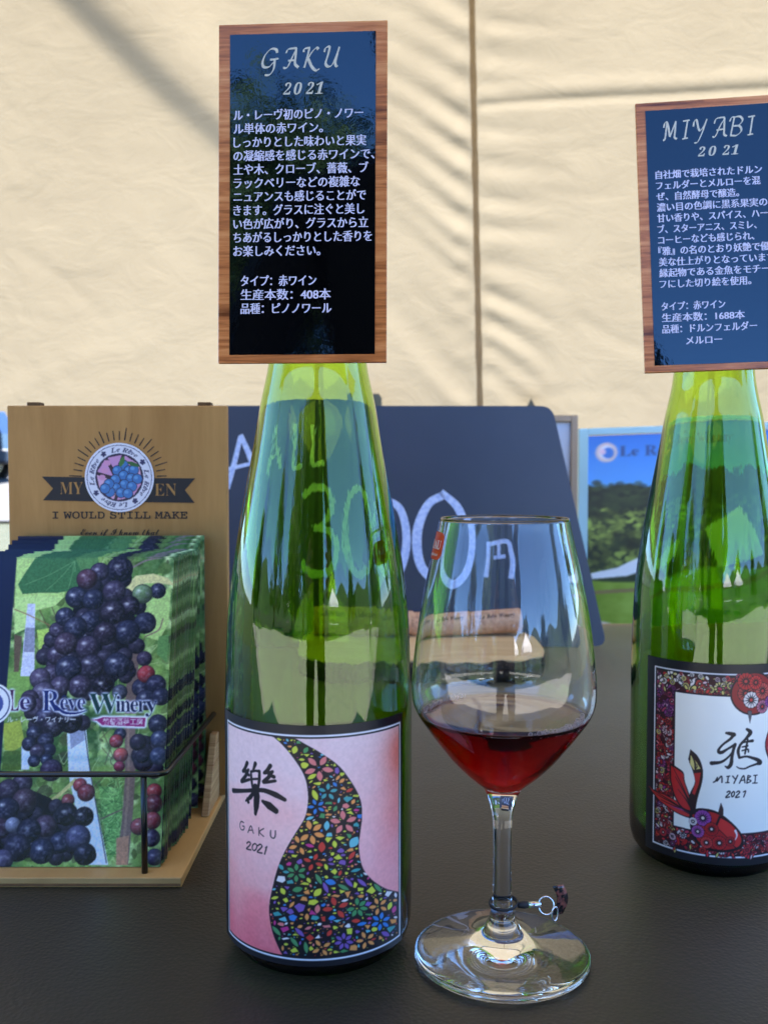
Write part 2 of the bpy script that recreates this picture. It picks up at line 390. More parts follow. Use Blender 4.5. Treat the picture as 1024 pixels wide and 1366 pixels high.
for i in range(25):
    for j in range(13):
        x, y = -3.2 + 6.4 * i / 24, WY + .06 - j * (WY + .36) / 12
        rv.append((x, y, ztop + .16 * math.sin(j / 12 * math.pi * .55) - .03 * math.sin(i / 24 * math.pi * 4) ** 2 * math.sin(j / 12 * math.pi)))
rf = [(i * 13 + j, i * 13 + j + 1, (i + 1) * 13 + j + 1, (i + 1) * 13 + j) for i in range(24) for j in range(12)]
under(mesh('roof_canvas', rv, rf, mc, smooth=True), tent)
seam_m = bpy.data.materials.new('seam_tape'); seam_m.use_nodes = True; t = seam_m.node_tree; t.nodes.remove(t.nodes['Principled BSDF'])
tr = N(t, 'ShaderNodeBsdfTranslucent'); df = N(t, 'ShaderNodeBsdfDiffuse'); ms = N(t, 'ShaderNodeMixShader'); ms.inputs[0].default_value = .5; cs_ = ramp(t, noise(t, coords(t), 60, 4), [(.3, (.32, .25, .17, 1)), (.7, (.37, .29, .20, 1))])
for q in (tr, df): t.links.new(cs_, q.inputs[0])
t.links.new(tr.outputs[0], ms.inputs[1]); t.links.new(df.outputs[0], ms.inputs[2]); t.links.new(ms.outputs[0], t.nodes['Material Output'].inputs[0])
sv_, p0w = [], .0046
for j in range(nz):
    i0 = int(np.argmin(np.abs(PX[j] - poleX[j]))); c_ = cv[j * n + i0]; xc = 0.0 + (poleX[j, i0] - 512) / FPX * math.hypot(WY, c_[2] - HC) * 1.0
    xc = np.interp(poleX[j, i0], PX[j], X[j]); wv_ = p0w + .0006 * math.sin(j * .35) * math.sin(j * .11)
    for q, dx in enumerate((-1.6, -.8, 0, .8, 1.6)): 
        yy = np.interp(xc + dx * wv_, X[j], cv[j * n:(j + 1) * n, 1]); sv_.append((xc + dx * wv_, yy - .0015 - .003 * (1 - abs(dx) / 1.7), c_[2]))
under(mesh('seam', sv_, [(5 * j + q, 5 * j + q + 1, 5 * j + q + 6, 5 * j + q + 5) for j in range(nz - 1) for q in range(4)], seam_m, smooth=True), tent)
for xa, ya, xb, yb, zt, rr in ((-3.1, -.25, -3.1, -.25, 1.6, .018), (3.1, -.25, 3.1, -.25, 1.6, .018), (-3.15, WY + .1, -3.15, WY + .1, ztop, .016), (3.15, WY + .1, 3.15, WY + .1, ztop, .016)):
    under(MB().tube([(xa, ya, GZ), (xb, yb, zt)], rr, 14).build('pole', pole_m, None, True), tent)
# unseen bar added far behind the wall to cast the diagonal shade band
a, c = P(40, -60, WY) + sdir * 5.4, P(310, 200, WY) + sdir * 4.6
under(MB().tube([a + (a - c) * 2, c], [.026, .009], 12).build('shade_bar', pole_m, None, True), tent)
# stakes outside, whose tops shade the cloth just above the chalkboard
wood_grey = wood('stake_wood', rgb(120, 95, 70), rgb(160, 130, 95))
for px, py, wd, pt, lb in ((503, 519, .014, 0, 'round topped wooden stake behind the canvas, its shade left of the pole line'), (710, 528, .02, 1, 'pointed wooden stake behind the canvas, its shade right of the pole line')):
    q = P(px, py, WY); zt = q.z + .03
    prof = [(-wd, GZ), (wd, GZ), (wd, zt - .028), (0, zt + .008), (-wd, zt - .028)] if pt else [(-wd, GZ), (wd, GZ), (wd, zt - .01), (wd * .5, zt), (-wd * .5, zt), (-wd, zt - .01)]
    o = MB().prism(prof, 0, .02).build('stake', wood_grey); o.location = (q.x, WY + .035, 0); tag(o, lb, 'stake')

# ---------------------------------------------------------------- lawn in front of the tent: trees, market tents, a person taking the photo
leaf_m, t, b = M('leaves'); f = noise(t, coords(t), .9, 5, .7)
t.links.new(ramp(t, f, [(.3, (.025, .05, .012, 1)), (.55, (.055, .095, .02, 1)), (.75, (.10, .13, .03, 1))]), b.inputs['Base Color']); b.inputs['Roughness'].default_value = .7
bark_m = wood('tree_bark', rgb(70, 55, 42), rgb(110, 92, 74), (20, 20, 3), .9)
def tree_meshes(seed, h, spread):
    q = random.Random(seed); tr_ = MB(); tr_.tube([(0, 0, -.3), (.03, 0, h * .2), (-.04, .03, h * .45), (0, 0, h * .8)], [.05 * h, .036 * h, .024 * h, .006 * h], 10)
    cl = []
    for k in range(26):
        a = q.random() * 6.28; zz = h * (.28 + .68 * q.random()); rr = spread * (1.05 - ((zz / h - .45) / .6) ** 2) * (.35 + .65 * q.random())
        c = Vector((rr * math.cos(a), rr * math.sin(a), zz)); cl.append((c, spread * (.26 + .22 * q.random())))
        tr_.tube([(0, 0, zz * .62), c * .55 + Vector((0, 0, zz * .32)), c], [.012 * h, .008 * h, .003 * h], 6)
    v, f = [], []
    for c, r in cl:
        for k in range(330):
            d = Vector((q.gauss(0, 1), q.gauss(0, 1), q.gauss(0, .75))).normalized() * r * (q.random() ** .45); p = c + d
            u = Vector((q.gauss(0, 1), q.gauss(0, 1), q.gauss(0, .6))).normalized() * .11; w_ = u.orthogonal().normalized() * .07; n0 = len(v)
            v += [p - u, p + w_, p + u, p - w_]; f.append((n0, n0 + 1, n0 + 2, n0 + 3))
    return (v, f), tr_
kinds = [tree_meshes(s, h, sp_) for s, h, sp_ in ((1, 6.2, 2.3), (2, 4.6, 2.1), (3, 7.6, 2.5))]
protos = []
spots = [(-3.6, -13, 0, 1.2, 'round leafy tree on the lawn straight behind the photographer'), (-6.9, -12.2, 1, 1.3, 'low bushy tree left beside the tall round tree on the lawn'), (-2.0, -20, 2, .8, 'slender tall tree far down the lawn behind the market tents'), (8.5, -21, 0, .8, 'mid sized tree at the right end of the far lawn'), (16, -15, 1, .9, 'low bushy tree at the right edge of the lawn'), (-15, -11, 2, .9, 'tall tree at the left edge of the lawn'), (-22, -2, 1, 1.1, 'broad bushy tree beside the tent on the left'), (21, -3, 2, .9, 'tall tree beside the tent on the right'), (27, 9, 0, 1.1, 'round tree beyond the right side of the tent'), (-12, -24, 0, 1.1, 'distant round tree at the foot of the hills')]
km = {}
for x, y, k, s, lb in spots:
    r_ = thing('tree', lb, 'tree', (x, y, ground_h(x, y)), (0, 0, rnd.random() * 6), 'trees round the lawn'); r_.scale = (s, s, s)
    if k not in km:
        (v, f), tr_ = kinds[k]; c_ = mesh('crown', v, f, leaf_m, r_); tk = tr_.build('trunk', bark_m, r_, True); km[k] = (c_.data, tk.data)
    else:
        link('crown', km[k][0], None, r_); link('trunk', km[k][1], None, r_)
white_cloth = solid('white_tent_cloth', (.8, .8, .8, 1), .8, .03, 3)
for x, y, lb in ((1.4, -15, 'white market tent on the lawn beside the slender tall tree'), (5.4, -13.5, 'white market tent on the lawn, farther right'), (-9.5, -16, 'white market tent on the lawn by the bushy tree')):
    r_ = thing('market_tent', lb, 'market tent', (x, y, ground_h(x, y)), group='market tents on the lawn')
    mesh('roof', [(-1.4, -1.4, 2.0), (1.4, -1.4, 2.0), (1.4, 1.4, 2.0), (-1.4, 1.4, 2.0), (0, 0, 2.9), (-1.4, -1.4, 1.75), (1.4, -1.4, 1.75), (1.4, 1.4, 1.75), (-1.4, 1.4, 1.75)], [(0, 1, 4), (1, 2, 4), (2, 3, 4), (3, 0, 4), (5, 6, 1, 0), (6, 7, 2, 1), (7, 8, 3, 2), (8, 5, 0, 3)], white_cloth, r_)
    for sx in (-1.38, 1.38):
        for sy in (-1.38, 1.38): MB().tube([(sx, sy, -.2), (sx, sy, 1.8)], .025, 8).build('leg', pole_m, r_)
    MB().box(-1.3, 1.3, .6, 1.2, .72, .76).build('counter', white_cloth, r_)

# the parked car seen past the left edge of the wooden stand
car_paint, t, b = M('car_paint'); b.inputs['Base Color'].default_value = rgb(22, 38, 74); b.inputs['Metallic'].default_value = .0; b.inputs['Roughness'].default_value = .25; b.inputs['Coat Weight'].default_value = .2; b.inputs['Specular IOR Level'].default_value = .2
t.links.new(ramp(t, noise(t, coords(t), 3), [(.3, rgb(9, 16, 34)), (.7, rgb(12, 20, 42))]), b.inputs['Base Color'])
car_glass = solid('car_window_glass', (.012, .018, .024, 1), .3, .1, 4, spec=.15); rubber = solid('tyre_rubber', (.02, .02, .02, 1), .8); silver = solid('silver_trim', (.6, .6, .62, 1), .25, .05, 30, metal=.9); grey_plastic = solid('bumper_plastic', rgb(40, 44, 50), .6)
CX, CY_ = -7.12, 18.0
car = thing('parked_car', 'dark blue parked car with grey bumper on the gravel beyond the tent', 'car', (CX, CY_, ground_h(0, CY_)))
side = [(-4.1, .35), (-4.15, .7), (-3.9, .88), (-3.1, .98), (-2.4, 1.42), (-1.9, 1.5), (-.7, 1.5), (-.25, 1.38), (0, .92), (.02, .55), (-.05, .35)]
MB().prism([(x, z) for x, z in side], -.82, .82).build('body', car_paint, car, False, .07, 3)
MB().prism([(-2.95, .99), (-2.35, 1.37), (-1.65, 1.42), (-1.65, .99)], -.845, .845).build('window', car_glass, car, False, .01)
MB().prism([(-1.55, .99), (-1.55, 1.42), (-.75, 1.42), (-.33, 1.3), (-.2, .99)], -.845, .845).build('window', car_glass, car, False, .01)
MB().box(-.12, .09, -.84, .84, .36, .62).build('bumper', grey_plastic, car, False, .05)
MB().box(-.16, .035, .6, .846, .68, .86).build('tail_light', solid('lamp_red', (.35, .02, .02, 1), .2), car, False, .02)
for wx in (-3.25, -.75):
    for sy in (-.72, .72):
        wh = MB().tube([(wx, sy - .11, .32), (wx, sy + .11, .32)], .32, 28).build('wheel', rubber, car, False, .03)
        MB().tube([(wx, sy - .125, .32), (wx, sy + .125, .32)], .2, 20).build('rim', silver, wh, False, .01)

# ---------------------------------------------------------------- the table
mt, t, b = M('black_leatherette'); v = coords(t)
vo = N(t, 'ShaderNodeTexVoronoi'); vo.inputs['Scale'].default_value = 520; t.links.new(v, vo.inputs['Vector']); gr = noise(t, v, 520, 3, .6); big = noise(t, v, 14, 5, .6)
t.links.new(ramp(t, big, [(.3, (.0075, .0062, .0048, 1)), (.7, (.0115, .0096, .0072, 1))]), b.inputs['Base Color'])
t.links.new(ramp(t, big, [(.25, (.40, .40, .40, 1)), (.75, (.50, .50, .50, 1))]), b.inputs['Roughness'])
ad = N(t, 'ShaderNodeMath', operation='ADD'); t.links.new(vo.outputs['Distance'], ad.inputs[0]); t.links.new(gr, ad.inputs[1]); bump(t, b, ad.outputs[0], .20, .0006)
b.inputs['Specular IOR Level'].default_value = .5; b.inputs['Sheen Weight'].default_value = .92; b.inputs['Sheen Roughness'].default_value = .29; b.inputs['Sheen Tint'].default_value = (1, .60, .28, 1)
table = thing('table', 'long black leatherette covered table carrying the bottles, glass and wooden stand', 'table', (0, .75, GZ))
under(MB().box(-1.15, 1.25, .15, 1.34, -.035, 0).build('tabletop', mt, None, False, .006, 3), table)
for x in (-1.05, 1.15):
    for y in (.25, 1.24): under(MB().tube([(x, y, GZ - .02), (x, y, -.035)], .018, 14).build('leg', pole_m, None, True), table)
# ================================================================ BOTTLES
RB = .0411
green = glassy('green_glass', 1.62, (1, 1, 1, 1), (.715, .88, .03, 1), 1150, ((1, 1, .25), 130, .04, .0010))
def bottle_profile():
    yb, rows = .4045, [(484.5, 65.3), (541, 76.7), (585, 84), (638, 93.5), (691, 102.9), (743, 111.4), (799, 118.6), (852, 122)]
    o = []
    for y, hw in rows:
        z = ZY(y, yb); Z = yb * cp + (HC - z) * sp; o.append((hw * Z / FPX * .994, z))
    o = o[::-1]
    out = [(0, .006), (.012, .0045), (.024, .0012), (.029, 0), (.0325, .0004), (.0365, .003), (.0397, .0075), (.0409, .013), (RB, .02), (RB, .04), (RB, .07), (RB, .095)]
    top = [(.0185, .283), (.0158, .300), (.0150, .312), (.0148, .3175), (.0163, .318), (.0165, .327), (.0158, .3285)]
    up = spline([(RB, .105)] + o + top[:3], 4); out += [tuple(p) for p in up] + top[3:]
    th = .0026; inn = [(.0098, .3285)] + [(max(.0095, r - (th - .0014 * min(1, max(0, (z - .15) / .09)))), z) for r, z in up[::-1]] + [(RB - th, z) for z in (.095, .07, .04, .022)] + [(.0375, .0145), (.035, .0095), (.030, .0075), (.022, .009), (.01, .013), (0, .0145)]
    return out + inn
prof = bottle_profile()
def make_bottle(label, X, Y):
    r_ = thing('wine_bottle', label, 'wine bottle', (X, Y, .0004), (0, 0, -math.atan(X / Y)), 'wine bottles on the table')
    return r_
bot1 = make_bottle('empty green wine bottle with pink label and black patterned swirl, left of the wine glass', -.0288, .4045)
bot2 = make_bottle('empty green wine bottle with white label framed by red flowers and goldfish', .1765, .497)
gb = lathe('glass_body', prof, green, bot1, 128); clean_bm(gb)
g2 = gb.copy(); COL.objects.link(g2); g2.parent = bot2
label_m = printed('bottle_label_paper', .38, .45)
def label_grid(name, img, a0, a1, z0, z1, par, nx, ny):
    r = RB + .00018
    rim = [tuple(lin((.12, .12, .14))) + ()] 
    return grid_mesh(name, img, lambda U, V: (r * np.sin(R(a0) + U * R(a1 - a0)), -r * np.cos(R(a0) + U * R(a1 - a0)), z0 + V * (z1 - z0)), nx, ny, label_m, par)
# ---- label one: pink water-colour ground, black swirl filled with cut-paper flowers
A0, A1 = -77.0, 58.0
def L1(cx, cy):
    cx, cy = np.asarray(cx, float), np.asarray(cy, float); u = np.clip((cx - 492) / 455, -.999, .999); s = np.sqrt(1 - u * u)
    yt = -17 - 22.9 * u + 105.5 * s; yb = 1066 + 26 - 11.3 * u + 213.7 * s
    return np.stack([(np.degrees(np.arcsin(u)) - A0) / (A1 - A0) * 970, (cy - yt) / (yb - yt) * 1000], -1)
def q1(pts): pts = np.array(pts, float); return L1(pts[:, 0], pts[:, 1])
W1, H1 = 820, 860
ra = Ras(W1, H1, 0, 970, 0, 1000, (26, 26, 32))
uL, uR = q1([(65, 600)])[0][0], q1([(868, 600)])[0][0]
def frame_rect(r, x0, x1, y0, y1, c): r.poly([(x0, y0), (x1, y0), (x1, y1), (x0, y1)], c)
frame_rect(ra, uL, uR, 38, 976, (235, 235, 240)); frame_rect(ra, uL + 9, uR - 9, 47, 967, (26, 26, 32)); 
xi, xo, yi, yo = uL + 15, uR - 15, 53, 961
n1, n2_, n3 = noise2(W1, H1, 160, 3), noise2(W1, H1, 260, 8), noise2(W1, H1, 9, 4, 2)
gx_ = (ra.X - xi) / (xo - xi); gy_ = (ra.Y - yi) / (yo - yi)
lav, pk, dp, orr = np.array((242, 210, 210)), np.array((250, 174, 170)), np.array((246, 106, 118)), np.array((238, 118, 100))
wgt = np.clip(gy_ * 1.25 + (n1 - .5) * .9 - .12, 0, 1)[..., None]; colr = lav * (1 - wgt) + pk * wgt
w2 = np.clip((gy_ - .45) * 1.6 + (n2_ - .5) * 1.5 - .15 - np.abs(gx_ - .1) * .2, 0, .8)[..., None]; colr = colr * (1 - w2) + dp * w2
wr = np.clip((gx_ - .5) * 2.2, 0, 1) * np.clip(gy_ * 3, 0, 1) * np.clip(.35 + (n2_ - .3), 0, .85); colr = colr * (1 - wr[..., None]) + np.array((246, 146, 150)) * wr[..., None]; w3 = np.clip(np.exp(-((gx_ - 1) / .11) ** 2 - ((gy_ - .13) / .13) ** 2) * (.5 + n1) * .85 + np.exp(-((gx_ - .97) / .16) ** 2 - ((gy_ - .4) / .14) ** 2) * .3 * (.4 + n1), 0, .8)[..., None]; colr = colr * (1 - w3) + orr * w3
colr = np.clip(colr + (n3[..., None] - .5) * 16, 0, 255)
sl, m_ = ra.mask([(xi, yi), (xo, yi), (xo, yo), (xi, yo)]); ra.put(sl, m_, colr[sl] / 255.)
Lc = spline([(255, 122), (330, 190), (390, 270), (430, 350), (443, 430), (440, 500), (425, 560), (390, 625), (345, 712), (310, 800), (285, 900), (268, 1000), (272, 1080), (290, 1160), (335, 1272)], 6)
Rc = spline([(345, 128), (420, 175), (500, 225), (580, 290), (640, 380), (675, 460), (683, 540), (675, 620), (668, 700), (680, 790), (710, 850), (760, 900), (810, 930), (866, 948)], 6)
sw = np.vstack([Lc, spline([(335, 1272), (450, 1279), (600, 1268), (720, 1240), (868, 1168)], 6), Rc[::-1]])
swl = q1(sw); swl[:, 0] = np.clip(swl[:, 0], xi, xo); swl[:, 1] = np.clip(swl[:, 1], yi, yo); ra.poly(swl, (24, 22, 28))
# cut-paper pieces
S = 2; occ = np.zeros((1400 // S, 1000 // S), bool)
tmp = Ras(1000 // S, 1400 // S, 0, 1000, 0, 1400); sl, m_ = tmp.mask(sw); ins = np.zeros(occ.shape, bool); ins[sl] = m_ > 0
pal = [(206, 214, 72), (206, 214, 72), (70, 160, 160), (56, 128, 200), (128, 92, 170), (128, 92, 170), (198, 60, 132), (226, 128, 124), (234, 154, 84), (234, 154, 84), (76, 150, 92), (204, 66, 56), (232, 228, 226), (110, 190, 200)]
def place(shape, col, gap=3):
    p = np.array(shape); lo = p.min(0); hi = p.max(0)
    if lo.min() < 4 or hi[0] > 990 or hi[1] > 1390: return False
    sl, mk = tmp.mask(p); mk = mk > 0
    if mk.sum() < 3 or (mk & ~ins[sl]).any() or (mk & occ[sl]).any(): return False
    w_ = q1(p)
    if w_[:, 0].min() < xi + 2 or w_[:, 0].max() > xo - 2 or w_[:, 1].min() < yi + 3 or w_[:, 1].max() > yo - 3: return False
    oy, ox = np.where(mk); oy = oy + sl[0].start; ox = ox + sl[1].start
    for ddx in (-1, 0, 1):
        for ddy in (-1, 0, 1): occ[np.clip(oy + ddy * (gap // 2), 0, occ.shape[0] - 1), np.clip(ox + ddx * (gap // 2), 0, occ.shape[1] - 1)] = True
    ra.poly(w_, col); return True
def leafshape(x, y, a, L, w_):
    s = np.linspace(0, 1, 9); up = w_ * np.sin(math.pi * s) ** .8
    pts = np.vstack([np.stack([s * L, up], 1), np.stack([s[::-1] * L, -up[::-1]], 1)[1:-1]]); c, q = math.cos(a), math.sin(a)
    return np.stack([x + pts[:, 0] * c - pts[:, 1] * q, y + pts[:, 0] * q + pts[:, 1] * c], 1)
qq = random.Random(11)
def flower(x, y, r, k, col, wf=.33):
    a0 = qq.random() * 6
    for i in range(k): place(leafshape(x + math.cos(a0 + i * 6.283 / k) * r * .22, y + math.sin(a0 + i * 6.283 / k) * r * .22, a0 + i * 6.283 / k, r * .8, r * wf * .62), col)
for x, y, r, k, c in ((490, 300, 66, 5, 7), (600, 575, 62, 5, 7), (455, 625, 62, 6, 8), (405, 690, 50, 4, 8), (565, 1010, 60, 9, 11), (465, 775, 46, 8, 11), (660, 1010, 50, 7, 10), (760, 1010, 46, 5, 8), (600, 1180, 44, 7, 5), (530, 420, 44, 5, 2), (480, 495, 40, 5, 3), (700, 1180, 46, 5, 8), (390, 830, 46, 6, 10), (770, 1090, 48, 6, 3), (500, 1210, 46, 8, 8)): flower(x, y, r, k, pal[c])
for k in range(26):
    x, y, a = 280 + qq.random() * 560, 860 + qq.random() * 380, -2.6 + qq.random() * .9; c = (128, 92, 170) if qq.random() < .5 else (86, 150, 96)
    place(leafshape(x, y, a, 62, 10), c)
def shard(x, y, r):
    m = qq.choice((3, 4, 4, 5)); a0 = qq.random() * 6.28; e = .45 + .55 * qq.random(); o = []
    for i in range(m):
        a = a0 + (i + qq.uniform(-.28, .28)) * 6.283 / m; o.append((x + math.cos(a) * r * qq.uniform(.7, 1.2), y + math.sin(a) * r * e * qq.uniform(.7, 1.2)))
    return spline(o + [o[0]], 3)[:-1] if qq.random() < .25 else np.array(o)
for k in range(6800):
    x, y = 250 + qq.random() * 620, 120 + qq.random() * 1150; c = pal[qq.randrange(len(pal))]; u = qq.random()
    if k < 1500: L = 34 + qq.random() * 30
    elif k < 4500: L = 18 + qq.random() * 18
    else: L = 8 + qq.random() * 11
    if u < .36: place(leafshape(x, y, qq.random() * 6.28, L, L * (.17 + .16 * qq.random())), c, 4 if k < 4500 else 2)
    else: place(shard(x, y, L * .42), (206, 214, 72) if qq.random() < .3 else (234, 154, 84) if qq.random() < .2 else c, 2)
K = (22, 20, 26)
def br(r, pts, wd, fn, col=K): r.stroke(fn(pts), wd, col, n=6)
for pts, wd in (([(207, 292), (200, 315), (194, 330)], [13, 9, 5]), ([(186, 335), (188, 370), (193, 412)], [8, 10, 8]), ([(186, 334), (208, 328), (226, 330)], [8, 7, 9]), ([(226, 328), (225, 370), (220, 408)], [9, 11, 9]), ([(190, 371), (222, 367)], 7), ([(193, 409), (220, 405)], 7),
                ([(168, 292), (158, 318), (146, 337), (174, 328)], [13, 11, 8, 8]), ([(174, 326), (160, 358), (138, 388), (178, 374)], [9, 12, 10, 9]), ([(160, 345), (176, 352)], [7, 10]), ([(276, 298), (262, 322), (248, 337), (286, 327)], [13, 12, 8, 8]), ([(286, 326), (268, 356), (244, 382), (298, 372)], [9, 12, 10, 9]), ([(268, 345), (292, 352)], [8, 12]),
                ([(94, 438), (150, 433), (205, 425), (250, 424), (300, 442), (340, 464)], [15, 12, 12, 14, 18, 12]), ([(207, 408), (212, 450), (210, 500), (206, 544)], [20, 24, 22, 10]), ([(196, 440), (182, 462), (160, 482)], [12, 14, 6]), ([(168, 470), (172, 486)], [8, 12]), ([(240, 478), (270, 498), (300, 522)], [10, 24, 18])): br(ra, pts, [x * 1.35 for x in wd] if isinstance(wd, list) else wd * 1.3, q1)
for pts, wd in (([(150, 592), (136, 588), (130, 606), (134, 626), (148, 628), (152, 612), (142, 610)], 4), ([(170, 640), (184, 605), (196, 642)], 4), ([(174, 628), (192, 626)], 3.5), ([(222, 612), (222, 650)], 4), ([(244, 614), (224, 632), (244, 654)], 4), ([(276, 622), (276, 650), (288, 660), (296, 650), (298, 622)], 4.5),
                ([(164, 694), (174, 686), (182, 694), (174, 708), (162, 722), (184, 726)], 5.5), ([(204, 692), (193, 700), (190, 718), (198, 728), (208, 720), (212, 702), (204, 692)], 5), ([(216, 702), (228, 694), (236, 704), (226, 718), (214, 734), (236, 738)], 5.5), ([(258, 704), (248, 742)], 5.5), ([(258, 704), (252, 710)], 4)): br(ra, pts, wd, q1)
label_grid('front_label', ra.half(), A0, A1, .0093, .1075, bot1, 410, 430)
# ---- label two: white ground in a ring of red cut-paper flowers, goldfish at two corners
B0, B1 = -47.5, 88.0
def L2(cx, cy):
    u = np.clip((np.asarray(cx, float) * .2416 - 110) / 106, -.98, .98); s = np.sqrt(1 - u * u); cy = np.asarray(cy, float)
    yt = 51.7 + 26.7 * u + 90 * s; yb = 1020 + 45 + 47 * u + 172 * s
    return np.stack([(np.degrees(np.arcsin(u)) - B0) / (B1 - B0) * 970, (cy - yt) / (yb - yt) * 1000], -1)
def q2(p): p = np.array(p, float); return L2(p[:, 0], p[:, 1])
W2, H2 = 780, 820
rb = Ras(W2, H2, 0, 970, 0, 1000, (24, 24, 30))
frame_rect(rb, 52, 920, 45, 962, (232, 232, 236)); frame_rect(rb, 60, 912, 53, 954, (24, 24, 30))
ring_o = (68, 904, 62, 946); ring_i = (176, 800, 158, 838)
reds = [(196, 40, 40), (178, 34, 38), (214, 60, 52), (160, 32, 44), (206, 50, 60), (150, 60, 130), (226, 214, 214), (226, 190, 196), (216, 200, 110), (190, 60, 90)]
frame_rect(rb, *ring_o[:2], *ring_o[2:], (60, 18, 26))
def flow2(x, y, r, col, k=10, core=(240, 225, 215)):
    rb.ell(x, y, r, r, K)
    a0 = qq.random() * 6
    for i in range(k):
        a = a0 + i * 6.283 / k; p = np.array([(x + math.cos(a) * r * .28, y + math.sin(a) * r * .28), (x + math.cos(a - .24) * r * .9, y + math.sin(a - .24) * r * .9), (x + math.cos(a) * r * .98, y + math.sin(a) * r * .98), (x + math.cos(a + .24) * r * .9, y + math.sin(a + .24) * r * .9)]); rb.poly(p, col)
    rb.ell(x, y, r * .2, r * .2, core)
for k in range(2400):
    x, y = 68 + qq.random() * 836, 62 + qq.random() * 884
    if ring_i[0] + 8 < x < ring_i[1] - 8 and ring_i[2] + 8 < y < ring_i[3] - 8: continue
    c = reds[qq.randrange(5)] if qq.random() < .62 else reds[5 + qq.randrange(5)]
    if x < 200 and 110 < y < 290: c = (138, 56, 128) if qq.random() < .6 else (176, 60, 92)
    if x < 420 and y < 140 and qq.random() < .6: c = (230, 222, 214) if qq.random() < .7 else (216, 204, 120)
    kd = qq.random(); r = (12 + 18 * qq.random()) if k < 500 else (6 + 11 * qq.random())
    if kd < .3: flow2(x, y, r * 1.25, c, 9 + qq.randrange(5), (236, 220, 210) if qq.random() < .4 else c)
    elif kd < .8:
        a = qq.random() * 3.14; rb.ell(x, y, r * .95, r * .62, K, a); rb.ell(x, y, r * .72, r * .42, c, a)
    else:
        a = qq.random() * 3.14; rb.poly(leafshape(x, y, a, r * 2.2, r * .5), K); rb.poly(leafshape(x + 3 * math.cos(a), y + 3 * math.sin(a), a, r * 1.8, r * .3), c)
for k in range(700):                                          # fine white and pale cuts
    x, y = 68 + qq.random() * 836, 62 + qq.random() * 884
    rb.stroke([(x, y), (x + qq.uniform(-14, 14), y + qq.uniform(-14, 14))], 3, (226, 200, 200) if qq.random() < .5 else K, n=0)
for xx in (52, 912): frame_rect(rb, xx, xx + 8, 45, 962, (232, 232, 236))
for xx in (60, 904): frame_rect(rb, xx, xx + 8, 53, 954, (24, 24, 30))
frame_rect(rb, ring_i[0] - 7, ring_i[1] + 7, ring_i[2] - 7, ring_i[3] + 7, (30, 16, 30)); frame_rect(rb, *ring_i[:2], *ring_i[2:], (246, 244, 232))
RED, DRK = (192, 40, 40), (28, 16, 22)
def fin(pts, col, k=4, line=DRK):
    p = spline(pts, 5); p = q2(p); c = p.mean(0); rb.poly(c + (p - c) * 1.05, DRK); rb.poly(c + (p - c) * .93, col)
def rays(a, ends, col, wd=5):
    for e in ends: rb.stroke(q2([a, ((a[0] + e[0]) / 2 + 6, (a[1] + e[1]) / 2), e]), [wd * 1.2, wd, 2], col)
# lower left goldfish
rb.poly(q2([(298, 970), (365, 985), (372, 1050), (298, 1032)]), (246, 244, 232))
fin([(136, 806), (180, 838), (250, 868), (330, 915), (388, 955), (375, 985), (300, 960), (205, 895)], (198, 52, 48)); rays((375, 968), [(150, 822), (175, 850), (215, 890)], DRK); rays((375, 960), [(260, 920), (300, 935)], (150, 60, 130), 7)
fin([(262, 690), (300, 715), (332, 742), (340, 790), (365, 870), (390, 950), (330, 935), (285, 860), (265, 780)], RED); rays((382, 950), [(275, 705), (290, 760), (305, 830), (328, 760), (345, 850)], DRK)
fin([(368, 618), (405, 655), (428, 715), (428, 780), (405, 880), (392, 955), (372, 935), (366, 860), (392, 790), (378, 720), (358, 670)], (40, 16, 20)); 
rb.poly(q2([(368, 640), (400, 680), (420, 715), (385, 722), (366, 690)]), (214, 200, 120)); rb.poly(q2([(386, 740), (422, 735), (412, 800), (392, 860), (378, 850), (396, 790)]), (186, 40, 40)); rays((392, 720), [(372, 640), (385, 660), (400, 690)], DRK, 4)
fin([(372, 962), (420, 938), (500, 950), (570, 1000), (622, 1060), (636, 1110), (612, 1150), (510, 1165), (410, 1120), (378, 1040)], (178, 36, 38))
fin([(520, 975), (575, 1010), (622, 1066), (634, 1112), (606, 1146), (560, 1090), (500, 1030)], (206, 48, 46))
for x, y, r, c in ((435, 985, 44, (150, 70, 150)), (410, 1060, 34, (160, 80, 150)), (480, 1045, 36, (176, 36, 40)), (520, 1120, 38, (186, 40, 44)), (455, 1120, 32, (200, 60, 60)), (575, 1110, 26, (170, 34, 38)), (385, 1005, 22, (226, 214, 214))):
    p = q2([(x, y)])[0]; flow2(p[0], p[1], r * .95, c, 14, (230, 210, 200))
fin([(525, 900), (538, 940), (532, 978), (512, 955)], (60, 40, 40))
rb.stroke(q2([(600, 1050), (608, 1075), (600, 1100)]), [12, 8, 4], (236, 226, 226))
# upper right goldfish
p = q2([(680, 300)])[0]; rb.ell(p[0], p[1], 120, 108, DRK); rb.ell(p[0], p[1], 112, 100, (150, 34, 36))
for x, y, r, c in ((640, 300, 42, (176, 60, 56)), (668, 335, 42, (226, 214, 206)), (725, 285, 42, (200, 80, 70)), (725, 370, 34, (190, 110, 130)), (640, 235, 44, (190, 40, 40)), (690, 240, 36, (206, 48, 46)), (762, 340, 30, (150, 70, 150))):
    p = q2([(x, y)])[0]; flow2(p[0], p[1], r * 1.0, c, 13, (200, 60, 56))
fin([(650, 395), (672, 398), (664, 462)], (90, 86, 90))
fin([(768, 345), (800, 350), (800, 480), (786, 560), (800, 640), (780, 680), (752, 620), (745, 560), (768, 470)], (170, 40, 44)); rb.poly(q2([(768, 345), (803, 345), (803, 440), (790, 480), (775, 470)]), DRK)
rays((786, 480), [(755, 600), (765, 640), (782, 660)], (226, 190, 196), 6)
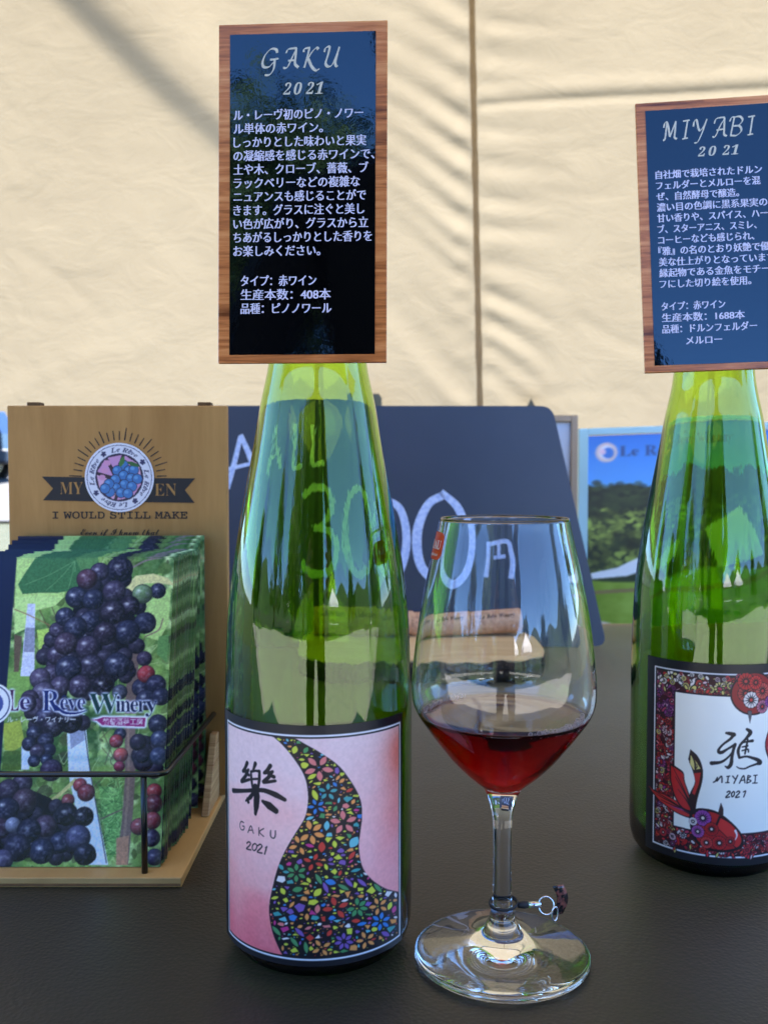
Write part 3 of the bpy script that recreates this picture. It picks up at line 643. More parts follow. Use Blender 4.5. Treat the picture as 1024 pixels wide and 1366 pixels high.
for xx in (865,): flow2(xx, 500, 40, RED)
def s8(p): p = np.array(p, float); return q2(np.stack([(p[:, 0] * 164 / 1024 + 860 - 830) / .2416, (p[:, 1] * 180 / 1124 + 880 - 850) / .2416], 1))
for pts, wd in (([(636, 592), (660, 596), (694, 604)], [10, 16, 20]), ([(694, 604), (668, 640), (620, 680), (585, 722), (582, 748), (605, 752), (650, 722), (705, 684)], [14, 12, 9, 10, 16, 15, 9, 12]), ([(705, 684), (692, 730), (682, 790), (676, 845), (655, 876), (632, 866)], [14, 13, 14, 17, 15, 5]), ([(690, 742), (650, 795), (600, 832), (530, 843)], [8, 8, 12, 18]),
                ([(792, 558), (818, 584), (790, 630), (750, 678), (728, 712)], [12, 22, 12, 11, 6]), ([(742, 690), (728, 740), (738, 792)], [11, 14, 12]), ([(800, 640), (790, 700), (780, 760)], [8, 10, 8]), ([(752, 672), (795, 660), (836, 652)], [6, 8, 14]), ([(758, 705), (800, 694)], [6, 8]), ([(758, 735), (800, 722), (806, 745)], [6, 8, 6]), ([(738, 794), (790, 782), (840, 794), (880, 810), (898, 830), (870, 842)], [10, 9, 13, 18, 22, 10]), ([(870, 842), (820, 862), (780, 882), (740, 880), (718, 866)], [10, 8, 7, 6, 3])): rb.stroke(s8(pts), [x * 1.05 for x in wd] if isinstance(wd, list) else wd, K)
for pts, wd in (([(545, 1000), (560, 990), (575, 960)], 6), ([(575, 960), (572, 990), (605, 948), (610, 1000)], 6), ([(645, 950), (668, 946)], 5), ([(657, 948), (652, 1000)], 6), ([(638, 1002), (664, 1000)], 5), ([(690, 946), (708, 968)], 6), ([(728, 938), (700, 1005)], 6), ([(742, 1002), (772, 940), (784, 998)], 6), ([(752, 980), (782, 976)], 5), ([(806, 938), (798, 1000)], 6), ([(806, 938), (826, 945), (804, 966), (830, 982), (798, 1002)], 5), ([(850, 936), (876, 934)], 5), ([(864, 936), (860, 998)], 6), ([(842, 1000), (878, 998)], 5),
                ([(650, 1080), (664, 1070), (672, 1082), (640, 1122), (668, 1118)], 6), ([(698, 1072), (684, 1090), (688, 1116), (702, 1104), (706, 1080), (698, 1072)], 6), ([(722, 1078), (736, 1068), (744, 1080), (714, 1120), (742, 1116)], 6), ([(774, 1074), (790, 1068), (776, 1116)], 6)): rb.stroke(s8(pts), wd, K)
label_grid('front_label', rb.half(), B0, B1, .0105, .1125, bot2, 390, 410)

# ================================================================ SIGNS ON THE BOTTLE NECKS
SWd, SHt = .0694, .1392
m_, t, b = M('reddish_wood_print'); f = noise(t, coords(t, (16, 1, 260)), 1.6, 7, .62, .5)
f2 = noise(t, coords(t, (5, 1, 55)), 1.3, 3, .5); mx = N(t, 'ShaderNodeMix', data_type='FLOAT'); mx.inputs[0].default_value = .4; t.links.new(f, mx.inputs[2]); t.links.new(f2, mx.inputs[3])
t.links.new(ramp(t, mx.outputs[0], [(.36, rgb(108, 54, 20)), (.5, rgb(196, 116, 60)), (.64, rgb(226, 154, 92))]), b.inputs['Base Color'])
b.inputs['Roughness'].default_value = .22; b.inputs['IOR'].default_value = 1.45; sign_wood = m_
m_, t, b = M('black_gloss_print'); b.inputs['Base Color'].default_value = (.0012, .0012, .0016, 1); b.inputs['Roughness'].default_value = .03; b.inputs['IOR'].default_value = 1.7; b.inputs['Specular Tint'].default_value = (.62, .85, 1, 1)
f = noise(t, coords(t), 260, 3, .6); bump(t, b, f, .04, .0006); sign_black = m_
letter_lav = solid('lavender_white_print', rgb(214, 206, 222), .25, .04, 300); letter_gold = solid('pale_gold_print', rgb(205, 196, 172), .3, .08, 900)
G8 = {'G': [[(365, 205), (358, 186), (330, 184), (300, 215), (285, 255), (292, 280), (320, 280), (345, 256)], [(326, 241), (350, 240), (372, 236)], [(352, 240), (346, 290), (325, 322), (297, 326)]],
      'A': [[(397, 288), (420, 284), (448, 228), (472, 182)], [(412, 208), (424, 188), (448, 183), (472, 181)], [(468, 184), (464, 230), (462, 268), (480, 288)], [(424, 250), (466, 247)]],
      'K': [[(507, 205), (514, 187), (544, 181)], [(540, 183), (526, 240), (511, 291)], [(588, 192), (578, 183), (556, 202), (532, 240)], [(532, 240), (552, 285), (574, 306), (594, 298)]],
      'U': [[(619, 208), (628, 185), (648, 182), (638, 230), (627, 268), (640, 287), (664, 276), (688, 222), (702, 181)], [(692, 215), (680, 265), (684, 286), (694, 284)]]}
MB8 = {'M': (290, 95, [[(0, 98), (14, 92), (32, 10)], [(8, 34), (16, 12), (30, 6), (40, 30), (48, 84)], [(48, 84), (68, 48), (94, 2)], [(92, 6), (84, 60), (80, 88), (96, 97)]]), 'I': (415, 55, [[(18, 6), (98, 2)], [(72, 4), (30, 96)], [(0, 99), (66, 95)]]),
       'Y': (490, 95, [[(0, 38), (8, 12), (24, 6), (34, 50)], [(34, 50), (46, 60), (70, 40), (96, 2)], [(88, 16), (54, 80), (26, 118), (2, 124)]]), 'A': (610, 95, [[(0, 98), (22, 94), (58, 40), (92, 2)], [(16, 30), (30, 6), (60, 0), (92, 0)], [(88, 2), (82, 60), (80, 88), (98, 98)], [(30, 64), (84, 60)]]),
       'B': (720, 92, [[(6, 24), (20, 4), (42, 0)], [(40, 2), (24, 50), (8, 97)], [(36, 4), (76, 0), (96, 20), (70, 44), (28, 48)], [(30, 48), (72, 50), (84, 74), (50, 97), (4, 96)]]), 'I2': (835, 55, [[(18, 6), (98, 2)], [(72, 4), (30, 96)], [(0, 99), (66, 95)]])}
def sign(label, loc, rot, w_, h_, rows, heads, year):
    r_ = thing('bottle_sign', label, 'sign', loc, rot, 'information signs on the bottle necks')
    MB().box(-w_ / 2, w_ / 2, 0, .0022, 0, h_).build('panel', sign_wood, r_, False, .0002, 1)
    bw = w_ * .068; MB().box(-w_ / 2 + bw, w_ / 2 - bw, -.00022, .0001, bw * .72, h_ - bw * .92).build('black_field', sign_black, r_)
    pt = lambda x, z, l: (x, -.00032 - l, z)
    rows = [it for v, f, n in rows for it in ((v[:n], f[:len(f) // 3]), (v[n:2 * n], f[:len(f) // 3]), (v[2 * n:], f[:len(f) // 3]))]
    flat(rows, pt, 'description_text', letter_lav, r_, .000001); flat(heads, pt, 'wine_name', letter_gold, r_, .000004); flat(year, pt, 'vintage_year', letter_gold, r_)
    return r_
def line(s, x0, x1, y, em):
    v, f = fit(text2d(s, 3), x0, x1, y, em); k = .027 * em; n = len(v)        # three close impressions give the heavy weight
    vv = np.vstack([v + (0, 0), v + (k, 0), v + (2 * k, 0)]); LAY.append(n); return vv, f + [tuple(i + n for i in q) for q in f] + [tuple(i + 2 * n for i in q) for q in f], n
LAY = []
kx = SWd / 223; X1 = lambda px: (px - 402.5) * kx; Z1 = lambda py: (484 - py) * SHt / 454
rows = []
for k, (s, xe) in enumerate((('ル・レーヴ初のピノ・ノワー', 482), ('ル単体の赤ワイン。', 429), ('しっかりとした味わいと果実', 486), ('の凝縮感を感じる赤ワインで、', 497), ('土や木、クローブ、薔薇、ブ', 489), ('ラックベリーなどの複雑な', 478), ('ニュアンスも感じることがで', 486), ('きます。グラスに注ぐと美し', 484), ('い色が広がり、グラスから立', 489), ('ちあがるしっかりとした香りを', 494), ('お楽しみください。', 426))):
    rows.append(line(s, X1(311), X1(xe), Z1(158 + 18.2 * k), 15.6 * kx))
for s, xe, y in (('タイプ：赤ワイン', 421, 380), ('生産本数：408本', 440, 398.5), ('品種：ピノノワール', 441, 417)): rows.append(line(s, X1(321), X1(xe), Z1(y), 15.6 * kx))
def c1(p): return [(X1(280 + x * .2441), Z1(20 + y * .2441)) for x, y in p]
heads = []
for L in G8.values():
    for st in L: heads.append(ribbon(c1(st), .0012, ang=-42, thin=.28))
yr = [fit(text2d('𝟐𝟎𝟐𝟏'[k], 2, 0), X1(x), X1(x + 11), Z1(126), 22 * kx, shear=.25) for k, x in enumerate((377, 391, 407, 419))]
s1_loc = P(402.5, 484, .3805)
sign('framed black sign headed GAKU 2021 with eleven lines of Japanese text, on the left bottle', s1_loc, (R(-2.2), R(.05), R(-3.5)), SWd, SHt, rows, heads, yr)
S2W, S2H = .0715, .1428
rows = []; u2 = lambda f_: (f_ - .5) * S2W; v2 = lambda f_: f_ * S2H
T2 = (('自社畑で栽培されたドルン', .74), ('フェルダーとメルローを混', .725), ('ぜ、自然酵母で醸造。', .575), ('濃い目の色調に黒系果実の', .765), ('甘い香りや、スパイス、ハー', .765), ('ブ、スターアニス、スミレ、', .685), ('コーヒーなども感じられ、', .665), ('『雅』の名のとおり妖艶で優', .765), ('美な仕上がりとなっています', .80), ('縁起物である金魚をモチー', .76), ('フにした切り絵を使用。', .63))
for k, (s, wd) in enumerate(T2): rows.append(line(s, u2(.122), u2(.122 + wd), v2(.712 - .0405 * k), .0345 * S2H))
for s, x, wd, y in (('タイプ：赤ワイン', .128, .44, .225), ('生産本数：1688本', .128, .57, .1835), ('品種：ドルンフェルダー', .128, .65, .142), ('メルロー', .29, .245, .098)): rows.append(line(s, u2(x), u2(x + wd), v2(y), .0345 * S2H))
heads = []
for nm, (x0, wd, st) in MB8.items():
    for s_ in st: heads.append(ribbon([(u2(.185 + (x0 + px * wd / 100 - 290) / 600 * .65), v2(.925 - py * .00072)) for px, py in s_], .0012, ang=-42, thin=.28))
yr = [fit(text2d('𝟐𝟎𝟐𝟏'[k], 2, 0), u2(x), u2(x + .055), v2(.785), .05 * S2H, shear=.25) for k, x in enumerate((.425, .50, .595, .655))]
cx2 = 862 + 176 * .5
sign('framed black sign headed MIYABI 2021, tilted back on the right bottle and reflecting blue sky', P(956.5, 493.8, .469), (R(-7), R(-1.5), R(-6)), S2W, S2H, rows, heads, yr)

# ================================================================ WINE GLASS, WINE, CHARM
GX, GY = .0507, .389
clear = glassy('clear_glass', 1.5, (.985, .99, .99, 1)); inter = glassy('glass_against_wine', 1.5 / 1.34, (1, 1, 1, 1))
def gz(y, hw):
    z = ZY(y, GY); return (hw * (GY * cp + (HC - z) * sp) / FPX * .996, z)
rim_rows = [(692.8, 86.3), (711, 89.6), (752, 99), (793, 107.3), (834, 114.3), (875, 119.6), (900, 121.8), (921, 122.6), (938, 120.5), (953, 114), (969, 103), (990, 87), (1012, 69), (1030, 51), (1042, 37)]
bowl = [gz(*q) for q in rim_rows]; zb = bowl[-1][1]
stem = [(.0082, zb - .0032), (.0062, zb - .0075), (.0047, zb - .013), (.0040, zb - .020), (.0038, zb - .032), (.0039, zb - .042), (.0043, .0235), (.0052, .0185), (.0072, .0140), (.0105, .0105), (.0160, .0078), (.0240, .0056), (.0320, .0039), (.0366, .0030)]
out_pts = spline(bowl + stem, 4)
foot = [(.0374, .0024), (.0375, .0014), (.0371, .0005), (.0362, .0002), (.030, .0003), (.016, .0012), (0, .0018)]
th = lambda z: .0007 if z > .1 else .0010
inner = [(max(r - th(z) - (.0012 if z < zb + .004 else 0), .0001), z + (.0010 if z < .105 else 0)) for r, z in spline(bowl, 4)]
inner_b = [(inner[-1][0] * .62, inner[-1][1] - .0022), (inner[-1][0] * .25, inner[-1][1] - .0032), (0, inner[-1][1] - .0034)]
ZW = .1052
cav = inner + inner_b                        # from rim down to the axis
k_w = next(i for i, (r, z) in enumerate(cav) if z < ZW); ra_, rb_ = cav[k_w - 1], cav[k_w]; tt = (ra_[1] - ZW) / (ra_[1] - rb_[1]); RW = ra_[0] + (rb_[0] - ra_[0]) * tt
cav = cav[:k_w] + [(RW, ZW)] + cav[k_w:]
gp = [tuple(p) for p in foot[::-1]] + [tuple(p) for p in out_pts[::-1]]
rimt = [(bowl[0][0] - .00035, bowl[0][1] + .0003)]
full = gp + rimt + cav
mats = [0] * (len(gp) + len(rimt) + k_w) + [1] * (len(full) - len(gp) - len(rimt) - k_w)
glass = thing('wine_glass', 'clear stemmed wine glass holding red wine between the two bottles', 'wine glass', (GX, GY, .0004))
gbm = lathe('glass_body', full, [clear, inter], glass, 128, mats)
bm = bmesh.new(); bm.from_mesh(gbm.data); bmesh.ops.recalc_face_normals(bm, faces=bm.faces); bm.to_mesh(gbm.data); bm.free()
wine_m = bpy.data.materials.new('red_wine'); wine_m.use_nodes = True; t = wine_m.node_tree; t.nodes.remove(t.nodes['Principled BSDF'])
at = N(t, 'ShaderNodeAttribute', attribute_name='surface'); tp = N(t, 'ShaderNodeBsdfTransparent'); gl = N(t, 'ShaderNodeBsdfGlass'); gl.inputs['IOR'].default_value = 1.34; ms = N(t, 'ShaderNodeMixShader')
va = N(t, 'ShaderNodeVolumeAbsorption'); va.inputs['Color'].default_value = (.935, .02, .36, 1); va.inputs['Density'].default_value = 660
t.links.new(at.outputs['Fac'], ms.inputs[0]); t.links.new(tp.outputs[0], ms.inputs[1]); t.links.new(gl.outputs[0], ms.inputs[2]); t.links.new(ms.outputs[0], t.nodes['Material Output'].inputs[0]); t.links.new(va.outputs[0], t.nodes['Material Output'].inputs[1])
wp = [(0, cav[-1][1] + .00006)] + [(max(r - .00006, .0001), z + .00004) for r, z in cav[k_w + 1:-1][::-1]] + [(RW - .00008, ZW - .0001), (RW - .00008, ZW + .0006), (RW - .0011, ZW), (RW - .004, ZW - .0002), (RW * .5, ZW - .0002), (0, ZW - .0002)]
wine = lathe('red_wine', wp, wine_m, None, 96); wine.location = glass.location; tag(wine, 'dark red wine filling the lower bowl of the wine glass', 'wine'); clean_bm(wine)
sa = wine.data.attributes.new('surface', 'FLOAT', 'FACE'); sa.data.foreach_set('value', [1.0 if p.normal.z > .35 and p.center.z > ZW - .0004 else 0.0 for p in wine.data.polygons])
bub = MB()
for a0, a1, n_, dr in ((205, 268, 18, .0012), (214, 262, 12, .0028), (12, 84, 24, .0012), (22, 70, 14, .0028)):
    for k in range(n_):
        a = R(a0 + (a1 - a0) * (k + rnd.uniform(-.25, .25)) / n_); rr = RW - dr - rnd.random() * .0004; r_ = rnd.uniform(.0006, .0013)
        bub.sphere((rr * math.cos(a - math.pi / 2), rr * math.sin(a - math.pi / 2), ZW + .0003 + r_ * .5), r_, 10)
bubble_m, t, b = M('bubble_skin'); t2 = N(t, 'ShaderNodeBsdfTransparent'); lw_ = N(t, 'ShaderNodeLayerWeight'); lw_.inputs[0].default_value = .35; ms = N(t, 'ShaderNodeMixShader')
b.inputs['Base Color'].default_value = (.88, .72, .70, 1); b.inputs['Roughness'].default_value = .08
t.links.new(ramp(t, lw_.outputs['Facing'], [(.1, (.12, .12, .12, 1)), (.75, (.85, .85, .85, 1))]), ms.inputs[0]); t.links.new(t2.outputs[0], ms.inputs[1]); t.links.new(b.outputs[0], ms.inputs[2]); t.links.new(ms.outputs[0], t.nodes['Material Output'].inputs[0])
tag(bub.build('bubbles', bubble_m, wine, True), kind='stuff')
# red sticker on the bowl
def bowl_r(z): 
    zz = [p[1] for p in bowl][::-1]; rr = [p[0] for p in bowl][::-1]; return np.interp(z, zz, rr)
st_red = solid('red_sticker', rgb(206, 44, 34), .35, .05, 40); st_white = solid('white_print', (.8, .8, .8, 1), .5, .02, 50)
gva = math.atan(GX / GY)
def on_bowl(a, z, l): r = bowl_r(z) + .0002 + l; a = a - gva * 0; return (r * math.sin(a), -r * math.cos(a), z)
zc, za, hh = ZY(728.5, .385), R(-81), .0057
tl = np.linspace(0, 2 * math.pi, 40, endpoint=False); se = [(za + R(17) * np.sign(math.cos(q)) * abs(math.cos(q)) ** .45, zc + hh * np.sign(math.sin(q)) * abs(math.sin(q)) ** .45) for q in tl]
sv, sf = [], []
for ring in (1, .75, .5, .25):
    sv += [on_bowl(za + (a - za) * ring, zc + (z - zc) * ring, 0) for a, z in se]
sv.append(on_bowl(za, zc, 0))
for k in range(3): sf += [(k * 40 + i, k * 40 + (i + 1) % 40, (k + 1) * 40 + (i + 1) % 40, (k + 1) * 40 + i) for i in range(40)]
sf += [(120 + i, 120 + (i + 1) % 40, 160) for i in range(40)]
stk = mesh('sticker', sv, sf, st_red, glass, True)
gt = [fit(text2d('𝐋𝐀𝐔', 2), R(-90), R(-67), zc - .0012, .0052), fit(text2d('glass', 1), R(-86), R(-70), zc - .0040, .0018)]
flat(gt, lambda a, z, l: on_bowl(a, z, .0002), 'lettering', st_white, stk)
# charm round the stem
cord_m = solid('black_cord', (.012, .012, .013, 1), .6); chrome = solid('chrome', (.75, .75, .76, 1), .12, .03, 60, metal=1)
charm = thing('glass_charm', 'black cord charm with silver ring looped round the wine glass stem', 'charm', (GX, GY, .0238))
lp = []
for k in range(41):
    a = 2 * math.pi * k / 40; rr = .0056 + .0002 * math.cos(a * 2); lp.append((rr * math.cos(a) + .0006, rr * math.sin(a) * .95, -.0004 + .0007 * math.sin(a + .6)))
MB().tube(lp[:-1], .00055, 8, True).build('cord', cord_m, charm, True)
MB().tube([(q[0] * 1.02, q[1] * 1.02, q[2] + .0003 + .0007 * (0.5 + .5 * math.sin(2 * math.pi * k / 40))) for k, q in enumerate(lp[:-1])], .0005, 8, True).build('cord', cord_m, charm, True)
MB().tube([(.0066, -.001, -.0006), (.0095, -.001, -.0004), (.0118, -.001, -.0005)], [.0013, .0017, .0011], 10).build('knot', cord_m, charm, True)
MB().tube([(.0112, -.001, -.0005), (.0165, -.001, -.0004)], .00135, 14).build('crimp', chrome, charm, True)
rg = [(.0188 + .0033 * math.cos(a), -.001 + .0012 * math.sin(a), -.0008 + .0034 * math.sin(a)) for a in np.linspace(0, 2 * math.pi, 28, endpoint=False)]
MB().tube(rg, .00035, 8, True).build('ring', chrome, charm, True)
rg = [(.0222 + .0014 * math.cos(a), -.003 + .0008 * math.cos(a), -.0035 + .0030 * math.sin(a)) for a in np.linspace(0, 2 * math.pi, 24, endpoint=False)]
MB().tube(rg, .0004, 8, True).build('clasp', chrome, charm, True)
tag_m, t, b = M('charm_tag'); t.links.new(ramp(t, noise(t, coords(t), 260, 2), [(.45, (.015, .012, .012, 1)), (.55, rgb(150, 86, 74))]), b.inputs['Base Color']); b.inputs['Roughness'].default_value = .15
tg = MB()
for k in range(9):
    a = R(-70 + 150 * k / 8); 
tv = [(.0240 + .0030 * math.sin(R(20 + 150 * k / 10)) + dx_, .0045 + d_ + .0018 * math.cos(R(18 * k)), -.0085 + .0145 * k / 10) for k in range(11) for dx_, d_ in ((-.0022, -.0006), (.0026, .0012))]
tgo = mesh('tag', tv, [(2 * k, 2 * k + 1, 2 * k + 3, 2 * k + 2) for k in range(10)], tag_m, charm, True); so_ = tgo.modifiers.new('thick', 'SOLIDIFY'); so_.thickness = .0009
# ================================================================ WOODEN STAND WITH LEAFLETS
ply = wood('light_plywood', rgb(182, 140, 84), rgb(206, 166, 106), (14, 3, 40), .5); ply_edge = wood('plywood_edge', rgb(150, 104, 58), rgb(214, 182, 132), (4, 4, 900), .6)
panel_w = wood('brown_stained_panel', rgb(160, 114, 58), rgb(194, 146, 84), (26, 26, 3.2), .5, spec=.3)
ink = solid('black_ink', (.012, .011, .012, 1), .6, .1, 200); wire_m = solid('black_wire', (.008, .008, .009, 1), .28, .1, 100, spec=.6); hinge_m = solid('dark_brass', rgb(92, 70, 48), .4, .2, 200, metal=.7)
PY_ = .572
stand = thing('leaflet_stand', 'wooden leaflet stand with brown printed back panel and black wire rail', 'leaflet stand', (-.17, .52, .0003))
bx0, bx1 = -.249, -.1015
def su(o): return under(o, stand)
su(MB().box(bx0, bx1, .4545, .597, 0.0003, .0053).build('base', [ply], None, False, .0006, 2))
su(MB().box(bx0 + .0005, bx1 - .0005, .4541, .4544, .0012, .0024).build('ply_stripe', solid('ply_dark_layer', rgb(128, 88, 50), .7, .2, 200), None))
x0, x1 = P(10.5, 600, PY_).x, P(303, 600, PY_).x; zt = ZY(541, PY_)
su(MB().box(x0, x1, PY_, PY_ + .006, .0055, zt).build('back_panel', panel_w, None, False, .0008, 2))
su(MB().prism([(0, 0), (.036, 0), (.036, .041), (.029, .041)], -.0022, .0022, lambda p: Vector((-.1055 + p.y, .5355 + p.x, .0056 + p.z))).build('side_brace', ply_edge, None, False, .0004, 1))
for px in (44, 272): su(MB().box(P(px - 9, 540, PY_).x, P(px + 9, 540, PY_).x, PY_ + .001, PY_ + .0085, zt - .002, zt + .0022).build('hinge', hinge_m, None, False, .0004, 1))
rp = [(-.30, .4605, .056)] + [(-.116 + .0055 * math.sin(a), .466 - .0055 * math.cos(a), .056) for a in np.linspace(0, math.pi / 2, 7)] + [(-.1065, .5715, .0575)]
su(MB().tube(rp, .0015, 10).build('wire_rail', wire_m, None, True))
for xx in (-.1215, -.232): su(MB().tube([(xx, .4605, .0545), (xx, .4605, .0045)], .0016, 10).build('rail_post', wire_m, None, True))
pp = lambda px, py, l=0: tuple(P(px, py, PY_ - .00025 - l))
cr = lambda x, y: (x * .3027, 520 + y * .3027)
art = []
for k in range(25):
    a = R(-6 + 192 * k / 24); r1 = 62 + (5 if k % 2 else 0) - (4 if k % 4 == 1 else 0); 
    art.append(ribbon([(159.5 + 50 * math.cos(a), 637 - 50 * math.sin(a)), (159.5 + r1 * math.cos(a), 637 - r1 * math.sin(a))], wid=[1.6, 1.2]))
bn_ = [cr(*q) for q in ((185, 382), (500, 388), (860, 390), (815, 442), (858, 498), (500, 494), (190, 487), (235, 435))]
art.append((np.array(bn_), [(0, 1, 6, 7), (1, 2, 3, 4, 5, 6)] if False else [(0, 1, 5, 6, 7), (1, 2, 3, 4, 5)]))
mono = lambda s: ''.join(chr(0x1D670 + ord(c) - 65) if c.isalpha() else c for c in s)
art.append(fit(text2d(mono('I WOULD STILL MAKE'), 2, .012), *[q * .3027 for q in (232, 826)], 520 + 567 * .3027, -15.5))
scr = lambda s: ''.join(chr(0x1D4D0 + ord(c) - 65) if c.isupper() else chr(0x1D4EA + ord(c) - 97) if c.islower() else c for c in s)
art.append(fit(text2d(scr('Even if I know that'), 2, .0), *[q * .3027 for q in (356, 702)], 520 + 640 * .3027, -13))
flat(art, lambda x, y, l: pp(x, y, l), 'printed_motif', ink, None, .000002); su(bpy.data.objects['printed_motif'])
bold = lambda s: ''.join(chr(0x1D400 + ord(c) - 65) if c.isupper() else chr(0x1D41A + ord(c) - 97) if c.islower() else c for c in s)
for s_, a_, b_, y_ in (('MY', 265, 366, 460), ('EN', 682, 778, 467)): su(flat([fit(text2d(bold(s_), 2, -.012), a_ * .3027, b_ * .3027, 520 + y_ * .3027, -24)], lambda x, y, l: pp(x, y, .0002), 'banner_lettering', panel_w, None))
# round sticker
rs = Ras(480, 480, -1, 1, -1, 1, (226, 226, 236)); navy, lil = (36, 42, 92), (222, 176, 206)
rs.ell(0, 0, .945, .945, navy); rs.ell(0, 0, .925, .925, (226, 226, 236)); rs.ell(0, 0, .70, .70, navy); rs.ell(0, 0, .675, .675, (40, 28, 52))
for a, r0, r1 in [(k * .7854 + .2, .18, .66) for k in range(8)]: rs.poly([(math.cos(a) * r0, math.sin(a) * r0), (math.cos(a + .06) * r1, math.sin(a + .06) * r1), (math.cos(a + .70) * r1, math.sin(a + .70) * r1)], lil if int(a * 3) % 2 else (206, 150, 196))
for x, y in ((.12, -.36), (-.06, -.2), (.28, -.2), (.42, -.22), (.12, -.06), (.34, .02), (-.12, .06), (.52, .04), (.14, .2), (-.1, .3), (.36, .26), (.04, .44), (-.28, .42), (.24, .46), (-.3, .18), (-.42, .32)): rs.ell(x, y, .155, .155, (24, 30, 66)); rs.ell(x, y, .135, .135, (52, 118, 184)); rs.ell(x - .04, y - .04, .06, .05, (92, 156, 210))
rs.poly(leafshape(.02, -.3, -1.2, .34, .07), (60, 120, 60)); rs.poly(leafshape(.2, -.46, .35, .42, .06), (44, 104, 56)); 
for x, y in ((-.34, -.42), (-.42, -.2), (-.5, 0)): rs.ell(x, y, .10, .08, (214, 150, 190))
rt, rtf = text2d('𝑳𝒆 𝑹𝒆̂𝒗𝒆', 2, .01)
rt, rtf = text2d('𝑳𝒆 𝑹𝒆𝒗𝒆', 2, .01); wd_ = rt[:, 0].max() - rt[:, 0].min(); xm = (rt[:, 0].max() + rt[:, 0].min()) / 2
for k in range(4):
    am = -math.pi / 2 + .2 + k * math.pi / 2
    def pol(v): a = am + (v[:, 0] - xm) / wd_ * 1.02; r = .745 + v[:, 1] * .19; return np.stack([r * np.cos(a), r * np.sin(a)], 1)
    rs.tris((pol(rt), rtf), navy)
    a = am + .18; ce = pol(np.array([[xm + wd_ * .165, .52], [xm + wd_ * .2, .66], [xm + wd_ * .235, .52]])); rs.stroke(ce, .022, navy, n=0)
    a = am + math.pi / 4
    for dx, dy in ((0, 0), (.05, .02), (-.05, .02), (0, .055), (.03, -.045), (-.03, -.045)): rs.ell(.81 * math.cos(a) + dx, .81 * math.sin(a) + dy, .032, .032, navy)
st = thing('unused', 'x', 'x') if False else None
c0 = P(159.5, 637, PY_ - .0009); rad = 46 * .572 / FPX
sim = rs.half()
st_o = grid_mesh('round_sticker', sim, lambda U, V: (c0.x + rad * V * np.sin(U * 2 * math.pi), c0.y + 0 * U, c0.z + rad * V * np.cos(U * 2 * math.pi)), 4, 4, None)
bpy.data.objects.remove(st_o)
def disc_print(name, img, c, rad, nr, na, mat):
    co, col = [], []; H, W = img.shape[:2]
    for i in range(nr + 1):
        for k in range(na):
            a = 2 * math.pi * k / na; r = i / nr; x, y = r * math.sin(a), r * math.cos(a); co.append((c[0] + rad * x, c[1], c[2] + rad * y))
            col.append(img[min(H - 1, int((1 - y) / 2 * H)), min(W - 1, int((1 + x) / 2 * W))])
    f = [(i * na + k, i * na + (k + 1) % na, (i + 1) * na + (k + 1) % na, (i + 1) * na + k) for i in range(nr) for k in range(na)]
    o = mesh(name, co, f, mat); at = o.data.color_attributes.new('print', 'FLOAT_COLOR', 'POINT'); at.data.foreach_set('color', np.hstack([lin(np.array(col)), np.ones((len(col), 1))]).astype(np.float32).ravel()); return o
paper_m = printed('printed_card', .32, .45); gloss_paper = printed('leaflet_paper', .22, .5)
sk = su(disc_print('round_sticker', sim, c0, rad, 70, 240, paper_m)); sk['label'] = 'round white sticker with grape emblem and Le Rêve written four times round its rim'
# ---- leaflets: printed grape photograph
def lxy(px, py):
    px, py = np.asarray(px, float), np.asarray(py, float); v = (py - 745.5) / 412.5; xl = 21 - 28 * v; xr = 234.6 - 25 * v
    return np.stack([(px - xl) / (xr - xl) * 213, v * 412], -1)
def qa(p): p = np.array(p, float); return lxy(p[:, 0] * .3027, 710 + p[:, 1] * .3027)
def qb(p): p = np.array(p, float); return lxy(p[:, 0] * .3027, 940 + p[:, 1] * .3027)
LW, LH = 620, 900
XL_ = -70.0
rl = Ras(LW, LH, XL_, 213, 0, 412, (104, 132, 70))
nA, nB, nC = noise2(LW, LH, 90, 21), noise2(LW, LH, 40, 22), noise2(LW, LH, 10, 23, 2)
g0, g1_, g2_ = np.array((44, 74, 40)), np.array((112, 140, 74)), np.array((166, 186, 128))
wv = np.clip((nA - .25) * 2, 0, 1)[..., None]; base = g0 * (1 - wv) + g1_ * wv; wv = np.clip((nB - .55) * 4, 0, 1)[..., None]; base = base * (1 - wv) + g2_ * wv; base += (nC[..., None] - .5) * 26
rl.a = np.clip(base, 0, 255) / 255.
pl = lambda fn, pts, c, al=1: rl.poly(fn(pts), c, al)
for k in range(420):
    x, y, a, L = qq.uniform(0, 213), qq.uniform(0, 412), qq.random() * 6.28, qq.uniform(5, 22); s_ = qq.uniform(.35, 1.25)
    rl.poly(leafshape(x, y, a, L, L * qq.uniform(.18, .42)), np.array((96, 126, 62)) * s_ + np.array((22, 14, 22)) * qq.random(), .75)
for k in range(50):
    x, y = qq.uniform(0, 213), qq.uniform(0, 412); rl.stroke([(x, y), (x + qq.uniform(-25, 25), y + qq.uniform(-30, 30)), (x + qq.uniform(-40, 40), y + qq.uniform(-50, 50))], qq.uniform(.6, 1.8), (70, 62, 48) if qq.random() < .6 else (150, 166, 110), .7)
pl(qa, [(70, 105), (240, 105), (300, 180), (280, 300), (180, 350), (60, 330)], (150, 176, 104)); pl(qa, [(105, 190), (150, 120), (250, 105), (380, 110), (430, 150), (390, 250), (330, 265), (250, 280), (160, 280), (95, 285), (75, 240)], (52, 92, 56)); pl(qa, [(330, 110), (430, 105), (440, 150), (380, 240)], (74, 112, 66))
